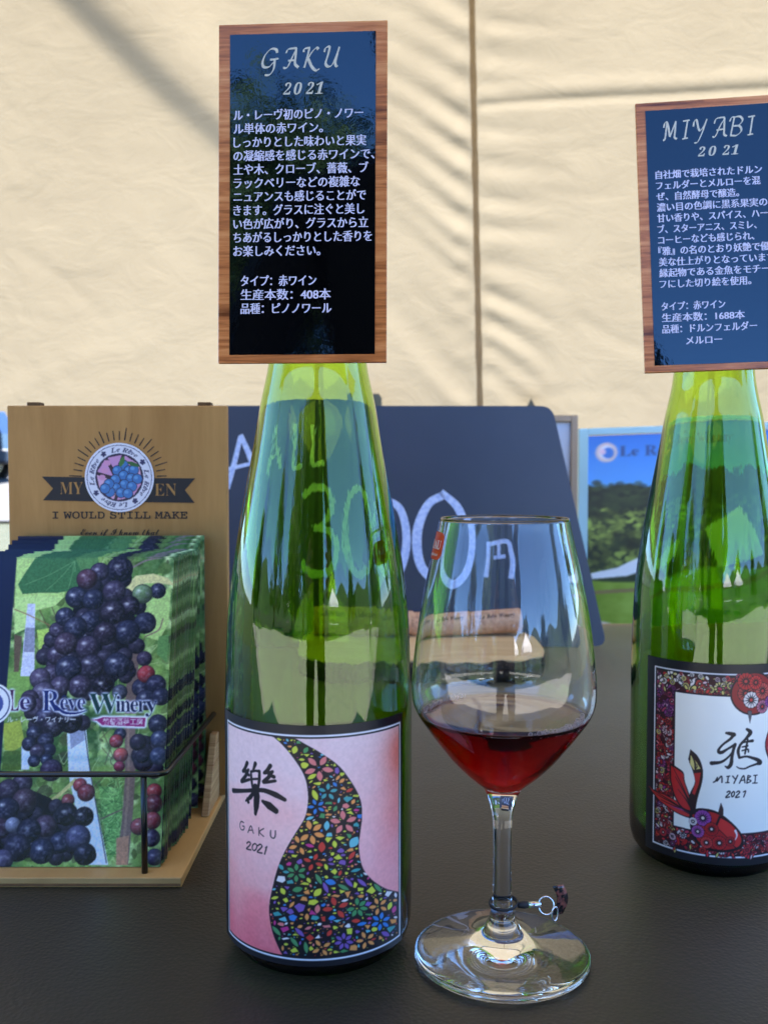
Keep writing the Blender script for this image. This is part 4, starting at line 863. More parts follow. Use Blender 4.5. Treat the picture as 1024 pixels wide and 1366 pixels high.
for e in ((110, 240), (200, 270), (300, 260), (330, 180)): rl.stroke(qa([(330, 130), ((330 + e[0]) / 2, (130 + e[1]) / 2 + 8), e]), 1.0, (84, 122, 78))
pl(qa, [(60, 300), (170, 290), (280, 300), (240, 340), (160, 360), (120, 440), (60, 470)], (156, 184, 112)); pl(qa, [(160, 450), (240, 440), (230, 520), (170, 540)], (146, 172, 84)); pl(qa, [(30, 650), (90, 630), (130, 680), (110, 820), (20, 826)], (106, 138, 70)); pl(qa, [(640, 330), (760, 250), (745, 420), (700, 500), (640, 480)], (146, 172, 104)); pl(qa, [(700, 480), (745, 470), (735, 600), (690, 560)], (80, 116, 66))
pl(qb, [(15, 110), (90, 95), (110, 200), (60, 230), (20, 225)], (138, 148, 62)); pl(qb, [(20, 230), (95, 225), (95, 310), (10, 310)], (70, 92, 44)); pl(qb, [(430, 380), (530, 390), (520, 640), (470, 700)], (92, 138, 74)); 
for k in range(90):
    a, b = qq.uniform(430, 530), qq.uniform(350, 690); rl.stroke(qb([(a, b), (a + qq.uniform(-40, 40), b + qq.uniform(-30, 30)), (a + qq.uniform(-50, 50), b + qq.uniform(-50, 50))]), .9, (136, 178, 108) if qq.random() < .6 else (52, 92, 48), .8)
pl(qa, [(118, 330), (152, 330), (150, 660), (88, 660)], (168, 172, 190)); pl(qa, [(110, 440), (151, 440), (150, 550), (102, 550)], (120, 122, 140)); pl(qa, [(60, 470), (95, 480), (80, 640), (60, 640)], (84, 70, 58))
pl(qb, [(95, 200), (135, 200), (130, 310), (95, 310)], (176, 186, 206)); pl(qb, [(290, 60), (372, 70), (395, 330), (470, 712), (378, 712), (300, 330)], (176, 190, 216)); pl(qb, [(300, 70), (365, 100), (370, 180), (310, 220)], (126, 132, 152)); rl.stroke(qb([(365, 90), (395, 320), (462, 705)]), 1.3, (60, 64, 74))
pl(qa, [(560, 560), (612, 540), (596, 826), (548, 826)], (92, 76, 72)); pl(qb, [(545, 125), (592, 125), (590, 330), (575, 520), (555, 712), (503, 712), (530, 520), (545, 330)], (104, 86, 80)); rl.stroke(qb([(560, 130), (558, 380), (530, 690)]), 3, (136, 112, 98), .6); pl(qb, [(505, 600), (560, 590), (552, 712), (503, 712)], (150, 112, 90))
pl(qa, [(560, 250), (600, 200), (680, 190), (745, 210), (775, 245), (700, 235), (640, 235), (590, 290)], (178, 172, 120)); rl.stroke(qa([(590, 160), (660, 125), (770, 110)]), 2.5, (110, 96, 96)); rl.stroke(qa([(60, 355), (130, 385), (220, 430)]), 1.2, (122, 92, 62)); rl.stroke(qb([(150, 465), (230, 440), (330, 355)]), 5, (168, 164, 108)); rl.stroke(qb([(220, 440), (215, 500)]), 5, (168, 164, 108)); rl.stroke(qa([(640, 480), (700, 450), (720, 400)]), 2, (110, 100, 80)); rl.stroke(qb([(440, 520), (530, 480)]), 2, (92, 84, 70))
def grape(fn, x, y, r, c=(44, 42, 66), hl=1.0):
    p = fn([(x, y)])[0]; rr = r * .3027 * 1.0; sl = rl.bb(p[0] - rr, p[0] + rr, p[1] - rr * 1.02, p[1] + rr * 1.02); X, Y = (rl.X[sl] - p[0]) / rr, (rl.Y[sl] - p[1]) / rr; d2 = X * X + Y * Y
    m = (d2 < 1).astype(float); z = np.sqrt(np.clip(1 - d2, 0, 1)); c = np.array(c, float) * np.array((.84, .80, .74))
    sh = .42 + .62 * np.clip(-.45 * X - .5 * Y + .72 * z, 0, 1); bl = np.clip(noise2(X.shape[1], X.shape[0], 7, int(x * 7 + y) % 997, 4) * 2.6 - 1.1, 0, 1) * np.clip(z * 1.3 - .25, 0, 1)
    col = c * sh[..., None] * 1.12 + (np.array((146, 142, 164)) - c) * (bl * .42 * hl)[..., None]; col = col * (1 - .75 * np.clip((d2 - .80) / .2, 0, 1))[..., None] + np.array((28, 26, 40)) * (.75 * np.clip((d2 - .80) / .2, 0, 1))[..., None]
    hx, hy = .2 + .25 * ((x * 13 + y * 7) % 10) / 10, .22 + .25 * ((x * 5 + y * 11) % 10) / 10; g = np.exp(-((X + hx) ** 2 / .05 + (Y + hy) ** 2 / .022)) * (.25 + .55 * ((x * 3 + y) % 7) / 7) * hl; col = col + (215 - col) * g[..., None]
    rl.put(sl, m, np.clip(col, 0, 255) / 255.)
dk = (18, 17, 26); GR = []
for pts in ([(340, 290), (540, 240), (600, 400), (560, 630), (480, 710), (300, 720), (220, 700), (300, 430)],): pl(qa, pts, dk)
pl(qb, [(0, 400), (100, 380), (220, 430), (280, 490), (360, 560), (360, 670), (0, 690)], dk); pl(qb, [(130, 0), (370, 0), (350, 100), (250, 130), (170, 110)], dk); pl(qb, [(140, 170), (215, 170), (210, 265), (155, 260)], dk); pl(qb, [(620, 160), (690, 170), (690, 300), (625, 300)], dk)
PUR0 = (46, 44, 68)
for fn, poly_, n_ in ((qa, [(300, 250), (560, 200), (640, 400), (590, 640), (500, 740), (280, 740), (150, 720), (240, 420)], 60), (qb, [(0, 380), (100, 370), (240, 420), (300, 470), (390, 540), (390, 680), (0, 700)], 34), (qb, [(110, 10), (390, 10), (370, 110), (250, 140), (160, 120)], 18), (qb, [(600, 150), (690, 160), (690, 310), (610, 310)], 10)):
    pq = np.array(poly_, float); c_ = 0
    while c_ < n_:
        x, y = qq.uniform(pq[:, 0].min(), pq[:, 0].max()), qq.uniform(pq[:, 1].min(), pq[:, 1].max())
        ins_ = False
        for i in range(len(pq)):
            (xa, ya), (xb, yb_) = pq[i], pq[(i + 1) % len(pq)]
            if (ya > y) != (yb_ > y) and x < (xb - xa) * (y - ya) / (yb_ - ya) + xa: ins_ = not ins_
        if ins_: GR.append((fn, x, y, qq.uniform(30, 44))); c_ += 1
for fn, x, y, r in GR: grape(fn, x, y, r, PUR0, .5)
pur, blu, red_ = (58, 52, 82), (40, 44, 74), (150, 58, 72)
for x, y, r, c in ((700, 270, 36, blu), (630, 285, 46, (104, 136, 104)), (640, 50, 46, blu), (530, 170, 60, (30, 28, 52)), (440, 182, 44, pur), (570, 340, 48, (34, 30, 52)), (640, 418, 50, blu), (384, 215, 48, (76, 50, 72)), (505, 272, 52, pur), (262, 475, 32, pur), (250, 450, 36, pur), (285, 390, 44, blu), (336, 300, 50, blu), (497, 370, 56, (38, 34, 56)), (395, 412, 50, blu), (411, 310, 48, blu), (562, 460, 56, blu), (332, 440, 52, blu), (462, 468, 53, (44, 38, 60)), (250, 565, 46, pur), (385, 530, 54, pur), (288, 512, 52, (62, 52, 78)), (225, 650, 44, pur), (515, 610, 58, blu), (400, 618, 57, (46, 44, 70)), (175, 668, 46, (78, 72, 106)), (300, 625, 60, blu), (350, 705, 52, pur), (262, 702, 44, (72, 66, 98)), (190, 735, 52, (76, 72, 106)), (130, 760, 40, pur), (155, 800, 44, (70, 64, 96)), (450, 700, 46, (24, 22, 40)), (635, 580, 34, pur), (620, 710, 42, blu), (642, 650, 40, red_), (685, 696, 44, (42, 44, 76)), (640, 765, 46, blu), (705, 750, 40, blu), (525, 730, 34, (60, 66, 92))): grape(qa, x, y, r, c)
for x, y, r, c in ((120, 20, 40, pur), (200, 80, 46, (50, 50, 84)), (310, 100, 52, (20, 20, 36)), (230, 120, 50, (36, 34, 56)), (150, 150, 34, blu), (200, 185, 36, blu), (128, 198, 32, blu), (215, 225, 30, blu), (165, 232, 33, pur), (205, 266, 27, blu), (150, 272, 27, blu), (525, 155, 27, blu), (508, 186, 30, red_), (527, 246, 32, (186, 92, 96)), (520, 296, 24, (140, 60, 84)), (690, 110, 42, blu), (696, 178, 40, (52, 62, 100)), (692, 250, 40, (52, 62, 100)), (350, 376, 30, red_), (376, 408, 38, (116, 48, 66)), (298, 440, 28, (130, 62, 70)), (225, 312, 48, pur), (100, 366, 44, pur), (290, 500, 50, (26, 26, 44)), (366, 510, 42, (26, 26, 44)), (40, 398, 48, pur), (110, 442, 54, (66, 54, 76)), (35, 482, 54, blu), (200, 550, 48, (72, 56, 80)), (5, 560, 46, (64, 48, 72)), (60, 545, 34, (130, 136, 170)), (130, 570, 52, (34, 36, 60)), (265, 620, 47, blu), (340, 598, 54, (74, 76, 116)), (185, 655, 54, blu), (80, 642, 58, (44, 44, 70)), (370, 668, 47, (30, 32, 54)), (20, 690, 44, (78, 76, 112)), (670, 402, 34, red_), (666, 456, 40, (98, 44, 62)), (660, 526, 38, (148, 66, 80)), (602, 552, 36, (140, 70, 86)), (655, 600, 38, pur), (668, 680, 36, (60, 62, 96))): grape(qb, x, y, r, c)
rl.a = np.clip(rl.a * (1 + (noise2(LW, LH, 4, 41, 2)[..., None] - .5) * .3), 0, 1)
# lettering with its pale glow
def qc(p): p = np.array(p, float); return lxy(p[:, 0] * .2246, 900 + p[:, 1] * .2246)
def tfit(s, x0, x1, y, h, off=0): return fit(text2d(bold(s), 2, off), x0, x1, y, h)
words = [('L', 54, 112, 250, -188, (48, 14, 52)), ('e', 118, 176, 244, -150, (38, 26, 70)), ('R', 250, 352, 252, -184, (22, 34, 84)), ('e', 356, 402, 244, -140, (24, 30, 76)), ('v', 398, 456, 244, -140, (24, 30, 76)), ('e', 456, 504, 244, -140, (24, 30, 76)), ('W', 524, 700, 266, -178, (16, 48, 50)), ('i', 684, 712, 256, -140, (18, 26, 60)), ('n', 712, 770, 256, -140, (18, 26, 60)), ('e', 770, 816, 256, -140, (18, 26, 60)), ('r', 816, 862, 256, -140, (18, 26, 60)), ('y', 858, 928, 256, -140, (18, 26, 60))]
pre = []
for s, a, b, y, h, c in words: pre.append((tfit(s, a, b, y, h, -.008), c))
glow = np.zeros((LH, LW)); keep = rl.a.copy(); rl.a = np.zeros_like(keep)
for (v, f), c in pre: rl.tris((qc(v), f), (255, 255, 255))
rl.stroke(qc([(330, 225), (380, 262), (450, 266), (512, 248)]), [3, 4, 3, 1], (255, 255, 255)); rl.poly(qc([(530, 302), (570, 297), (605, 284), (862, 288), (856, 348), (600, 338), (570, 310)]), (255, 255, 255))
glow = rl.a[..., 0]; rl.a = keep
def blur(a, k):
    for ax in (0, 1):
        for _ in range(2):
            c = np.cumsum(np.pad(a, [(k + 1, k) if i == ax else (0, 0) for i in range(2)], mode='edge'), ax); n_ = 2 * k + 1
            a = (np.take(c, range(n_, c.shape[ax]), ax) - np.take(c, range(0, c.shape[ax] - n_), ax)) / n_
    return a
gb_ = np.clip(blur(glow, 4) * 2.4, 0, .92)[..., None]; rl.a = rl.a * (1 - gb_) + np.array((206, 214, 244)) / 255. * gb_
for (v, f), c in pre: rl.tris((qc(v), f), c)
rl.stroke(qc([(330, 222), (380, 260), (450, 264), (512, 247)]), [3.2, 3.6, 2.6, .8], (24, 34, 86)); rl.stroke(qc([(366, 170), (380, 158), (394, 172)]), 1.6, (24, 30, 76), n=0)
rl.poly(qc([(530, 303), (572, 300), (606, 288), (858, 292), (852, 344), (602, 334), (572, 308)]), (122, 34, 92))
rl.tris((lambda vf: (qc(vf[0]), vf[1]))(fit(text2d('葡萄酒夢工房', 1, .01), 606, 842, 330, -42)), (236, 228, 240)); rl.tris((lambda vf: (qc(vf[0]), vf[1]))(fit(text2d('ル・レーヴ・ワイナリー', 1, .015), 44, 446, 316, -40)), (240, 240, 248))
# dark blue neighbouring page with half of the round emblem
rl.poly([(XL_ - 1, -1), (0, -1), (0, 413), (XL_ - 1, 413)], (18, 24, 52)); ec = lxy(-6.0, 947); rl.ell(-17, ec[1], 26, 28, (214, 222, 240)); rl.ell(-17, ec[1], 23, 25, (30, 36, 76)); rl.ell(-17, ec[1], 21.5, 23.5, (214, 222, 240)); rl.ell(-17, ec[1], 14, 15, (60, 70, 120))
rl.a = np.clip((rl.a - .05) * 1.36 + .06, 0, 1); limg = rl.half()
PW = .0862; UW = PW / 213; XR = -.115
LWd = (213 - XL_) * UW; LHt = .1605
def leaflet_mesh(nx, ny, name):
    e = .0008; pc = lin((.34, .38, .36)); ed = lin((.20, .22, .24))
    ev = [(-LWd, e, 0), (0, e, 0), (0, e, LHt), (-LWd, e, LHt), (-LWd, 0.00002, 0), (0, 0.00002, 0), (0, 0.00002, LHt), (-LWd, 0.00002, LHt)]
    ef = [(1, 0, 3, 2), (0, 1, 5, 4), (1, 2, 6, 5), (2, 3, 7, 6), (3, 0, 4, 7)]
    return grid_mesh(name, limg, lambda U, V: (-LWd + U * LWd, 0 * U, V * LHt), nx, ny, gloss_paper, None, (ev, ef, [pc] * 4 + [ed, lin((.62, .62, .60)), lin((.52, .56, .48)), ed]), False)
lf = leaflet_mesh(360, 520, 'leaflet')
tag(lf, 'front leaflet of the stack with grape photograph and winery lettering in full view', 'leaflet', 'leaflets in the wooden stand')
lf.location = (XR, .4665, .0057); lf.rotation_euler = (-math.atan2(.038, .1559), 0, 0)
low = leaflet_mesh(120, 170, 'leaflet'); low.name = 'leaflet_src'
NS = 34
for i in range(1, NS + 4):
    o = low.copy(); o.name = 'leaflet'; COL.objects.link(o)
    if i < NS: f_ = i / (NS - 1); yb = .4665 + .0485 * f_; yt = .5045 + .0500 * f_
    else: k = i - NS; yb, yt = (.524, .541, .556, .562)[k], (.5575, .5615, .565, .568)[k]
    o.location = (XR + .0006 * math.sin(i * .37) + rnd.uniform(-.0004, .0006) + .004 * (i / NS) ** 2, yb, .0057 + rnd.uniform(0, .0014) + (.003 if i >= NS else 0)); o.rotation_euler = (-math.asin((yt - yb) / LHt), R(rnd.uniform(-.5, .5)), R(rnd.uniform(-.5, .5)))
    tag(o, 'leaflet packed behind the front one in the stand, only its top and right edges showing', 'leaflet', 'leaflets in the wooden stand')
bpy.data.objects.remove(low)

# ================================================================ CHALKBOARD, PLANK, CORKS
YB, YT = 1.09, 1.125
mb_, t, b = M('chalkboard_black'); f = noise(t, coords(t), 7, 6, .65); t.links.new(ramp(t, f, [(.3, (.020, .026, .050, 1)), (.7, (.030, .036, .062, 1))]), b.inputs['Base Color']); b.inputs['Roughness'].default_value = .42; b.inputs['Specular IOR Level'].default_value = .6
board = thing('chalkboard', 'dark navy chalkboard with rounded corners reading ALL 300円, standing behind the corks', 'chalkboard', (0, YB, 0))
def bd(px, py, l=0):
    z0, z1 = ZY(862, YB), ZY(541, YT); Y = YB
    for _ in range(4):
        q = P(px, py, Y); Y = YB + (YT - YB) * (q.z - z0) / (z1 - z0)
    return P(px, py, Y - .0005 - l)
def rounded(pts, r, n=6):
    out = []; m = len(pts); p = [np.array(q, float) for q in pts]
    for i in range(m):
        a, b, c = p[i - 1], p[i], p[(i + 1) % m]; u = (a - b) / np.linalg.norm(a - b); w_ = (c - b) / np.linalg.norm(c - b)
        for k in range(n + 1):
            s = k / n; q0, q1_ = b + u * r * (1 - s), b + w_ * r * s; out.append(tuple((q0 * (1 - s) + q1_ * s)))
    return out
ol = rounded([(232, 541), (736, 541.5), (809, 862), (160, 866)], 16)
fr_ = [bd(*q) for q in ol]; bk = [p + Vector((0, .009, .0006)) for p in fr_]; n = len(ol)
bo = mesh('board', fr_ + bk, [tuple(range(n)), tuple(range(2 * n - 1, n - 1, -1))] + [(i, i + n, (i + 1) % n + n, (i + 1) % n) for i in range(n)], mb_); under(bo, board)
mk, t, b = M('chalk_pen'); f = noise(t, coords(t), 220, 5, .65); t.links.new(ramp(t, f, [(.3, rgb(150, 172, 222)), (.6, rgb(206, 218, 246))]), b.inputs['Base Color']); b.inputs['Roughness'].default_value = .8
ch = []
for pts, wd in (([(303, 652), (312, 620), (321, 582)], [7, 7, 6]), ([(321, 580), (334, 610), (345, 640)], [6, 8, 7]), ([(304, 626), (340, 617)], [5, 5]), ([(378, 580), (377, 610), (376, 638), (394, 636)], [6, 7, 7, 6]), ([(416, 582), (415, 612), (414, 634), (434, 632)], [6, 7, 7, 6]),
                ([(396, 678), (415, 666), (440, 668), (450, 690), (434, 714), (416, 720)], [8, 10, 10, 10, 9, 6]), ([(416, 720), (446, 724), (458, 748), (444, 776), (412, 780), (394, 764)], [8, 9, 10, 11, 10, 8]),
                ([(506, 664), (486, 676), (474, 716), (482, 764), (506, 782), (530, 766), (542, 724), (534, 680), (508, 663)], [10, 11, 11, 11, 11, 12, 11, 10, 8]), ([(592, 660), (570, 674), (556, 712), (562, 756), (590, 778), (614, 762), (622, 722), (612, 680), (588, 656)], [10, 11, 13, 12, 12, 12, 11, 11, 8]),
                ([(648, 722), (648, 745), (645, 770)], [6, 6, 7]), ([(648, 726), (676, 722), (682, 735), (685, 752), (682, 772)], [6, 6, 7, 8, 8]), ([(664, 725), (664, 742)], [5, 5]), ([(656, 744), (674, 742)], [5, 5])): ch.append(ribbon(pts, wid=wd, n=7))
under(flat(ch, lambda x, y, l: bd(x, y, .0004 + l), 'chalk_writing', mk, None, .00002), board)
for px in (300, 700): a, c = bd(px, 600) + Vector((0, .0095, 0)), P(px, 600, YB + .16); under(MB().tube([a, (c.x, YB + .16, .004)], .005, 8).build('rear_prop', wood_grey, None), board)
slab_top, t, b = M('pale_plank_wood'); f = noise(t, coords(t, (4, 40, 40)), 2, 7, .6, .8); t.links.new(ramp(t, f, [(.3, rgb(196, 160, 112)), (.7, rgb(226, 198, 150))]), b.inputs['Base Color']); b.inputs['Roughness'].default_value = .55
bark2 = solid('rough_bark', rgb(52, 42, 34), .95, .5, 90, bmp=.004)
slab = thing('wood_slab', 'pale wood slab with dark bark edge lying in front of the chalkboard', 'wood slab', (0, .99, 0))
sv_, up_, lo_ = [], [], []
xs_ = np.linspace(-.098, .172, 46)
for k, x in enumerate(xs_):
    e = min(1, min(k, 45 - k) / 5.0) ** .5; yf = .905 + .006 * math.sin(x * 60) + .004 * math.sin(x * 170 + 1) + (1 - e) * .06; yk = 1.075 + .004 * math.sin(x * 48) - (1 - e) * .05
    up_.append((x, yf, yk))
v, f = [], []
for x, yf, yk in up_: v += [(x, yf, .0215), (x, yf + .012, .0235), (x, yk, .0235), (x, yk, .0075), (x, yf + .004, .0075)]
for k in range(45):
    for q in range(5): f.append((5 * k + q, 5 * k + (q + 1) % 5, 5 * k + 5 + (q + 1) % 5, 5 * k + 5 + q))
f += [(0, 1, 2, 3, 4)[::-1], tuple(225 + i for i in range(5))]
so2 = mesh('slab', v, f, slab_top); clean_bm(so2); under(so2, slab)
v, f = [], []
for k, (x, yf, yk) in enumerate(up_):
    j = [rnd.uniform(-.0012, .0012) for _ in range(4)]
    v += [(x, yf - .0005, .0205 + j[0]), (x, yf - .0045 + j[1], .015 + j[2]), (x, yf - .003 + j[3], .006), (x, yf + .004, .0005), (x, yf + .03, .0005), (x, yf + .03, .0073), (x, yf + .0042, .0073)]
for k in range(45):
    for q in range(7): f.append((7 * k + q, 7 * k + (q + 1) % 7, 7 * k + 7 + (q + 1) % 7, 7 * k + 7 + q))
f += [tuple(range(7))[::-1], tuple(315 + i for i in range(7))]
bo2 = mesh('bark', v, f, bark2); clean_bm(bo2); under(bo2, slab)
cork_m, t, b = M('cork'); f = noise(t, coords(t), 230, 5, .7); f2 = noise(t, coords(t), 40, 4, .6); mx = N(t, 'ShaderNodeMix', data_type='FLOAT'); mx.inputs[0].default_value = .4; t.links.new(f, mx.inputs[2]); t.links.new(f2, mx.inputs[3])
t.links.new(ramp(t, mx.outputs[0], [(.33, rgb(140, 98, 72)), (.5, rgb(208, 160, 124)), (.66, rgb(226, 184, 150))]), b.inputs['Base Color']); b.inputs['Roughness'].default_value = .85; bump(t, b, f, .5, .001)
cork_ink = solid('cork_ink', rgb(74, 44, 38), .9)
rc = .0135; yc = 1.04
ctext = text2d('𝑳𝒆 𝑹𝒆̂𝒗𝒆 𝑾𝒊𝒏𝒆𝒓𝒚', 1, .015)
for xa, xb, dy, tl_, lb in ((416, 484, 0, 0, 'wine cork at the left end of the row on the wood slab'), (484, 552, .001, 1, 'second wine cork from the left on the slab, behind the left bottle'), (548, 621, -.001, 2, 'third wine cork from the left, seen through the glass at its left side'), (621, 697, .001, 4.5, 'wine cork at the right end of the row, seen through the middle of the glass')):
    a, c = P(xa, 830, yc), P(xb, 830, yc); L = c.x - a.x - .0006; ck = thing('wine_cork', lb, 'cork', ((a.x + c.x) / 2, yc + dy, .0237 + rc + (.0018 if tl_ > 4 else 0)), (0, R(-tl_ * .8), 0), 'corks on the wood slab')
    pr = [(-L / 2, rc - .0008), (-L / 2 + .0009, rc), (0, rc), (L / 2 - .0009, rc), (L / 2, rc - .0008)]
    MB().tube([(x, 0, 0) for x, r in pr], [r for x, r in pr], 32).build('cork_body', cork_m, ck, False, .0002, 1)
    tv_, tf_ = fit(ctext, -L * .32, L * .36, 0, .0075); 
    flat([(tv_, tf_)], lambda x, y, l: (x, -(rc + .00012) * math.cos(R(28) + y / rc), (rc + .00012) * math.sin(R(28) + y / rc)), 'branding', cork_ink, ck)

# ================================================================ POSTER AND FRAMED BOARD
YP = 1.25
pw, ph = .56, None
zl0, zl1 = .002, ZY(572, YP)
rp_ = Ras(640, 420, 0, 480, 0, 268, (70, 150, 220))
gy2 = rp_.Y / 268; sky_c = np.array((44, 108, 190)) * (1 - np.clip(gy2 / .35, 0, 1))[..., None] + np.array((96, 164, 226)) * np.clip(gy2 / .35, 0, 1)[..., None]; rp_.a = sky_c / 255.
na_, nb_ = noise2(640, 420, 34, 31, 4), noise2(640, 420, 12, 32, 2)
top_h = 66 + 6 * np.sin(rp_.X / 23.) + 4 * np.sin(rp_.X / 9.) + (na_ - .5) * 16
hm = np.clip((rp_.Y - top_h) / 2, 0, 1)[..., None]; fo = np.array((24, 32, 18)) + (na_[..., None] - .35) * np.array((70, 78, 34)); rp_.a = rp_.a * (1 - hm) + np.clip(fo, 8, 255) / 255. * hm
nt3 = noise2(640, 420, 22, 37, 4)
for k in range(2600):
    x, y = qq.random() * 480, 104 + qq.random() * 94; q_ = nt3[min(419, int(y / 268 * 420)), min(639, int(x / 480 * 640))]; s = .25 + 1.25 * np.clip((q_ - .3) * 2.2, 0, 1) * qq.uniform(.6, 1.1)
    if x < 75 and y < 170: s *= 1.2
    r_ = qq.uniform(1.2, 3.6); rp_.ell(x, y, r_ * 1.3, r_, np.array((100, 112, 48)) * s, qq.random() * 3, .7)
for k in range(500):
    x, y = qq.random() * 480, 66 + qq.random() * 46; r_ = qq.uniform(1.5, 4); rp_.ell(x, y, r_ * 1.4, r_, np.array((44, 54, 28)) * qq.uniform(.3, 1.3), 0, .6)
gm = np.clip((rp_.Y - (204 + 3 * np.sin(rp_.X / 30))) / 3, 0, 1)[..., None]; gr_ = np.array((120, 142, 44)) + (na_[..., None] - .5) * 70; rp_.a = rp_.a * (1 - gm) + np.clip(gr_, 0, 255) / 255. * gm
rp_.stroke([(0, 224), (60, 220), (130, 222), (300, 214), (480, 220)], 5, (126, 96, 70), .8); rp_.poly([(4, 196), (34, 188), (62, 172), (84, 162), (78, 186), (46, 200), (6, 204)], (214, 214, 222)); rp_.poly([(130, 150), (190, 120), (260, 190), (150, 205)], (190, 196, 206))
rp_.poly([(0, 256), (10, 262), (30, 268), (0, 268)], (196, 182, 160))
rp_.ell(21, 24, 12.5, 14, (196, 176, 176)); rp_.ell(21, 24, 8.5, 9.8, (208, 204, 214)); rp_.ell(23, 25, 6.5, 7.8, (52, 108, 184)); rp_.ell(17, 23, 3.5, 4, (214, 180, 196))
rp_.tris(fit(text2d(bold('Le Reve Winery'), 1, -.005), 36, 176, 30, -21), (36, 62, 110)); rp_.stroke([(85, 15), (88, 12), (91, 15)], 1.6, (36, 62, 110), n=0)
rp_.a = np.clip(rp_.a * 1.2, 0, 1); pimg = rp_.half()
poster = thing('poster', 'printed landscape poster with blue sky, forest and lawn in a pale blue frame', 'poster', (.5, YP, 0))
pa, pb = P(771, 600, YP).x, P(771, 600, YP).x + .60
k1 = 12.5 / FPX * YP; poster_m = printed('poster_print', .35, .4)
acr = solid('pale_blue_frame', rgb(168, 214, 228), .2, .06, 8)
tilt = lambda X: (X - pa) * .035
def pz(X, v, z0=zl0, z1=zl1): return z0 + v * (z1 + tilt(X) - z0)
o = grid_mesh('print', pimg, lambda U, V: (pa + k1 + U * (pb - pa - 2 * k1), YP - .0005 + 0 * U, pz(pa + U * (pb - pa), V * .963)), 320, 190, poster_m); under(o, poster)
fo_ = [(pa, 0), (pb, 0), (pb, 1), (pa, 1)]; 
for (xa, va, xb, vb, xc, vc, xd, vd) in ((pa, 0, pa + k1, 0, pa + k1, 1, pa, 1), (pb - k1, 0, pb, 0, pb, 1, pb - k1, 1), (pa + k1, .965, pb - k1, .965, pb - k1, 1, pa + k1, 1)):
    MB().prism([(xa, pz(xa, va)), (xb, pz(xb, vb)), (xc, pz(xc, vc)), (xd, pz(xd, vd))], -.004, .012).build('frame', acr, None, False, .0008, 1); o = COL.objects[-1]; o.location = (0, YP, 0); under(o, poster)
MB().box(pa + k1, pb - k1, .003, .009, .004, zl1 - .01).build('backing', solid('poster_backing', (.6, .6, .58, 1), .8), None); o = COL.objects[-1]; o.location = (0, YP, 0); under(o, poster)
YF = 1.2
fa, fb_ = P(545, 600, YF).x, P(769, 600, YF).x; fz = ZY(554, YF); wf = 9 / FPX * YF
fw = wood('beige_frame_wood', rgb(166, 142, 118), rgb(190, 166, 140), (30, 30, 6), .5)
fb2 = thing('framed_board', 'white board in a beige wooden frame, mostly hidden behind the chalkboard', 'framed board', ((fa + fb_) / 2, YF, 0))
for x0, x1, z0, z1 in ((fa, fa + wf, .001, fz), (fb_ - wf, fb_, .001, fz), (fa + wf, fb_ - wf, fz - wf, fz), (fa + wf, fb_ - wf, .001, wf)): under(MB().box(x0, x1, YF - .006, YF + .010, z0, z1).build('frame', fw, None, False, .001, 1), fb2)
under(MB().box(fa + wf, fb_ - wf, YF, YF + .006, wf, fz - wf).build('white_panel', solid('white_panel_paint', rgb(200, 206, 220), .4, .04, 6), None), fb2)
# the person photographing: seen only as the dark upright in the reflections
cloth_m, t, b = M('dark_clothes'); tc = N(t, 'ShaderNodeTexCoord'); sx = N(t, 'ShaderNodeSeparateXYZ'); t.links.new(tc.outputs['Object'], sx.inputs[0])
mr = N(t, 'ShaderNodeMapRange'); mr.inputs[1].default_value = 0; mr.inputs[2].default_value = 1.7; t.links.new(sx.outputs['Z'], mr.inputs[0])
t.links.new(ramp(t, mr.outputs[0], [(.05, (.02, .02, .02, 1)), (.53, (.02, .022, .03, 1)), (.56, (.016, .016, .018, 1)), (.855, (.018, .018, .02, 1)), (.865, (.45, .28, .2, 1))]), b.inputs['Base Color']); b.inputs['Roughness'].default_value = .85
t.nodes['Color Ramp'].color_ramp.interpolation = 'CONSTANT'
hair_m = solid('dark_hair', (.012, .010, .009, 1), .5); skin_m = solid('skin', (.45, .28, .2, 1), .55)
per = thing('person', 'person in dark clothes standing in front of the table holding up a phone', 'person', (-0.02, -.50, GZ))
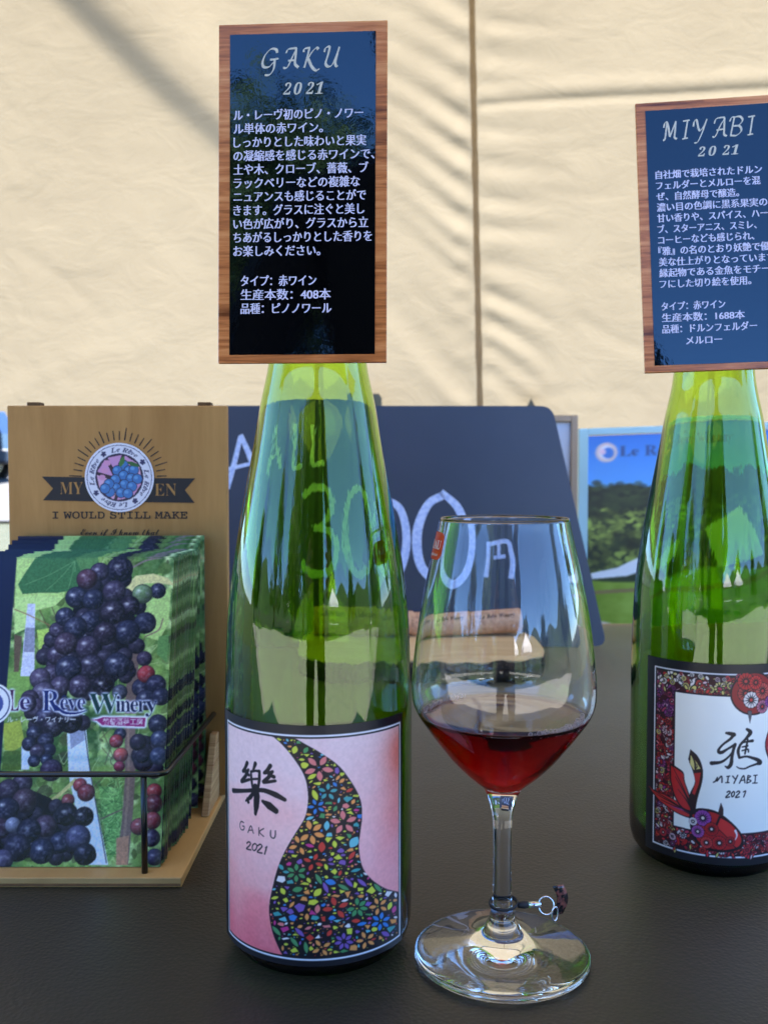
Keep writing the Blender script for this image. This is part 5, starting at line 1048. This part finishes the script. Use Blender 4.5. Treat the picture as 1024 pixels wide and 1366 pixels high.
def skinned(name, pts, edges, rad, mat, par, root=0):
    me = bpy.data.meshes.new(name); me.from_pydata(pts, edges, []); me.update(); o = link(name, me, mat, par)
    m = o.modifiers.new('skin', 'SKIN'); 
    for i, r in enumerate(rad): me.skin_vertices[0].data[i].radius = (r, r) if not isinstance(r, tuple) else r
    me.skin_vertices[0].data[root].use_root = True
    s = o.modifiers.new('sub', 'SUBSURF'); s.levels = s.render_levels = 1; return o
pts = [(0, 0, .92), (0, 0, 1.12), (0, .0, 1.32), (0, .02, 1.44), (0, .04, 1.53), (0, .06, 1.60), (.19, .01, 1.36), (.26, .12, 1.10), (.17, .36, .98), (-.19, .01, 1.36), (-.26, .12, 1.10), (-.11, .36, .96), (.10, 0, .86), (.11, .02, .48), (.11, 0, .09), (.12, .14, .03), (-.10, 0, .86), (-.11, .02, .48), (-.11, 0, .09), (-.12, .14, .03)]
edges = [(0, 1), (1, 2), (2, 3), (3, 4), (4, 5), (2, 6), (6, 7), (7, 8), (2, 9), (9, 10), (10, 11), (0, 12), (12, 13), (13, 14), (14, 15), (0, 16), (16, 17), (17, 18), (18, 19)]
skinned('body', pts, edges, [.15, .13, .16, .06, .085, .08, .06, .05, .035, .06, .05, .035, .085, .06, .04, .03, .085, .06, .04, .03], cloth_m, per)
MB().sphere((0, .025, 1.60), .105, 16, (1, 1.05, .95)).build('hair', hair_m, per, True)
for sx_ in (1, -1):
    bx = (.17 if sx_ > 0 else -.11); ps = [(bx, .365, .975), (bx - .025 * sx_, .43, .955)]; es = [(0, 1)]; rd = [.026, .03]
    for k in range(4):
        n = len(ps); L = (.03, .034, .032, .026)[k]; ps += [(bx - (.035 + .004) * sx_, .45, .985 - .02 * k), (bx - .06 * sx_, .47, .987 - .02 * k), (bx - .078 * sx_ , .462, .989 - .02 * k)]; es += [(1, n), (n, n + 1), (n + 1, n + 2)]; rd += [.009, .0085, .007]
    n = len(ps); ps += [(bx - .03 * sx_, .44, 1.0), (bx - .06 * sx_, .455, 1.012)]; es += [(1, n), (n, n + 1)]; rd += [.011, .009]
    skinned('hand', ps, es, rd, skin_m, per)
ph_o = MB().box(-.036, .036, -.019, -.011, HC - .120, HC + .030).build('phone', solid('phone_case', (.015, .015, .017, 1), .25), None, False, .003, 3); tag(ph_o, 'black phone held upright in the hands of the person', 'phone')
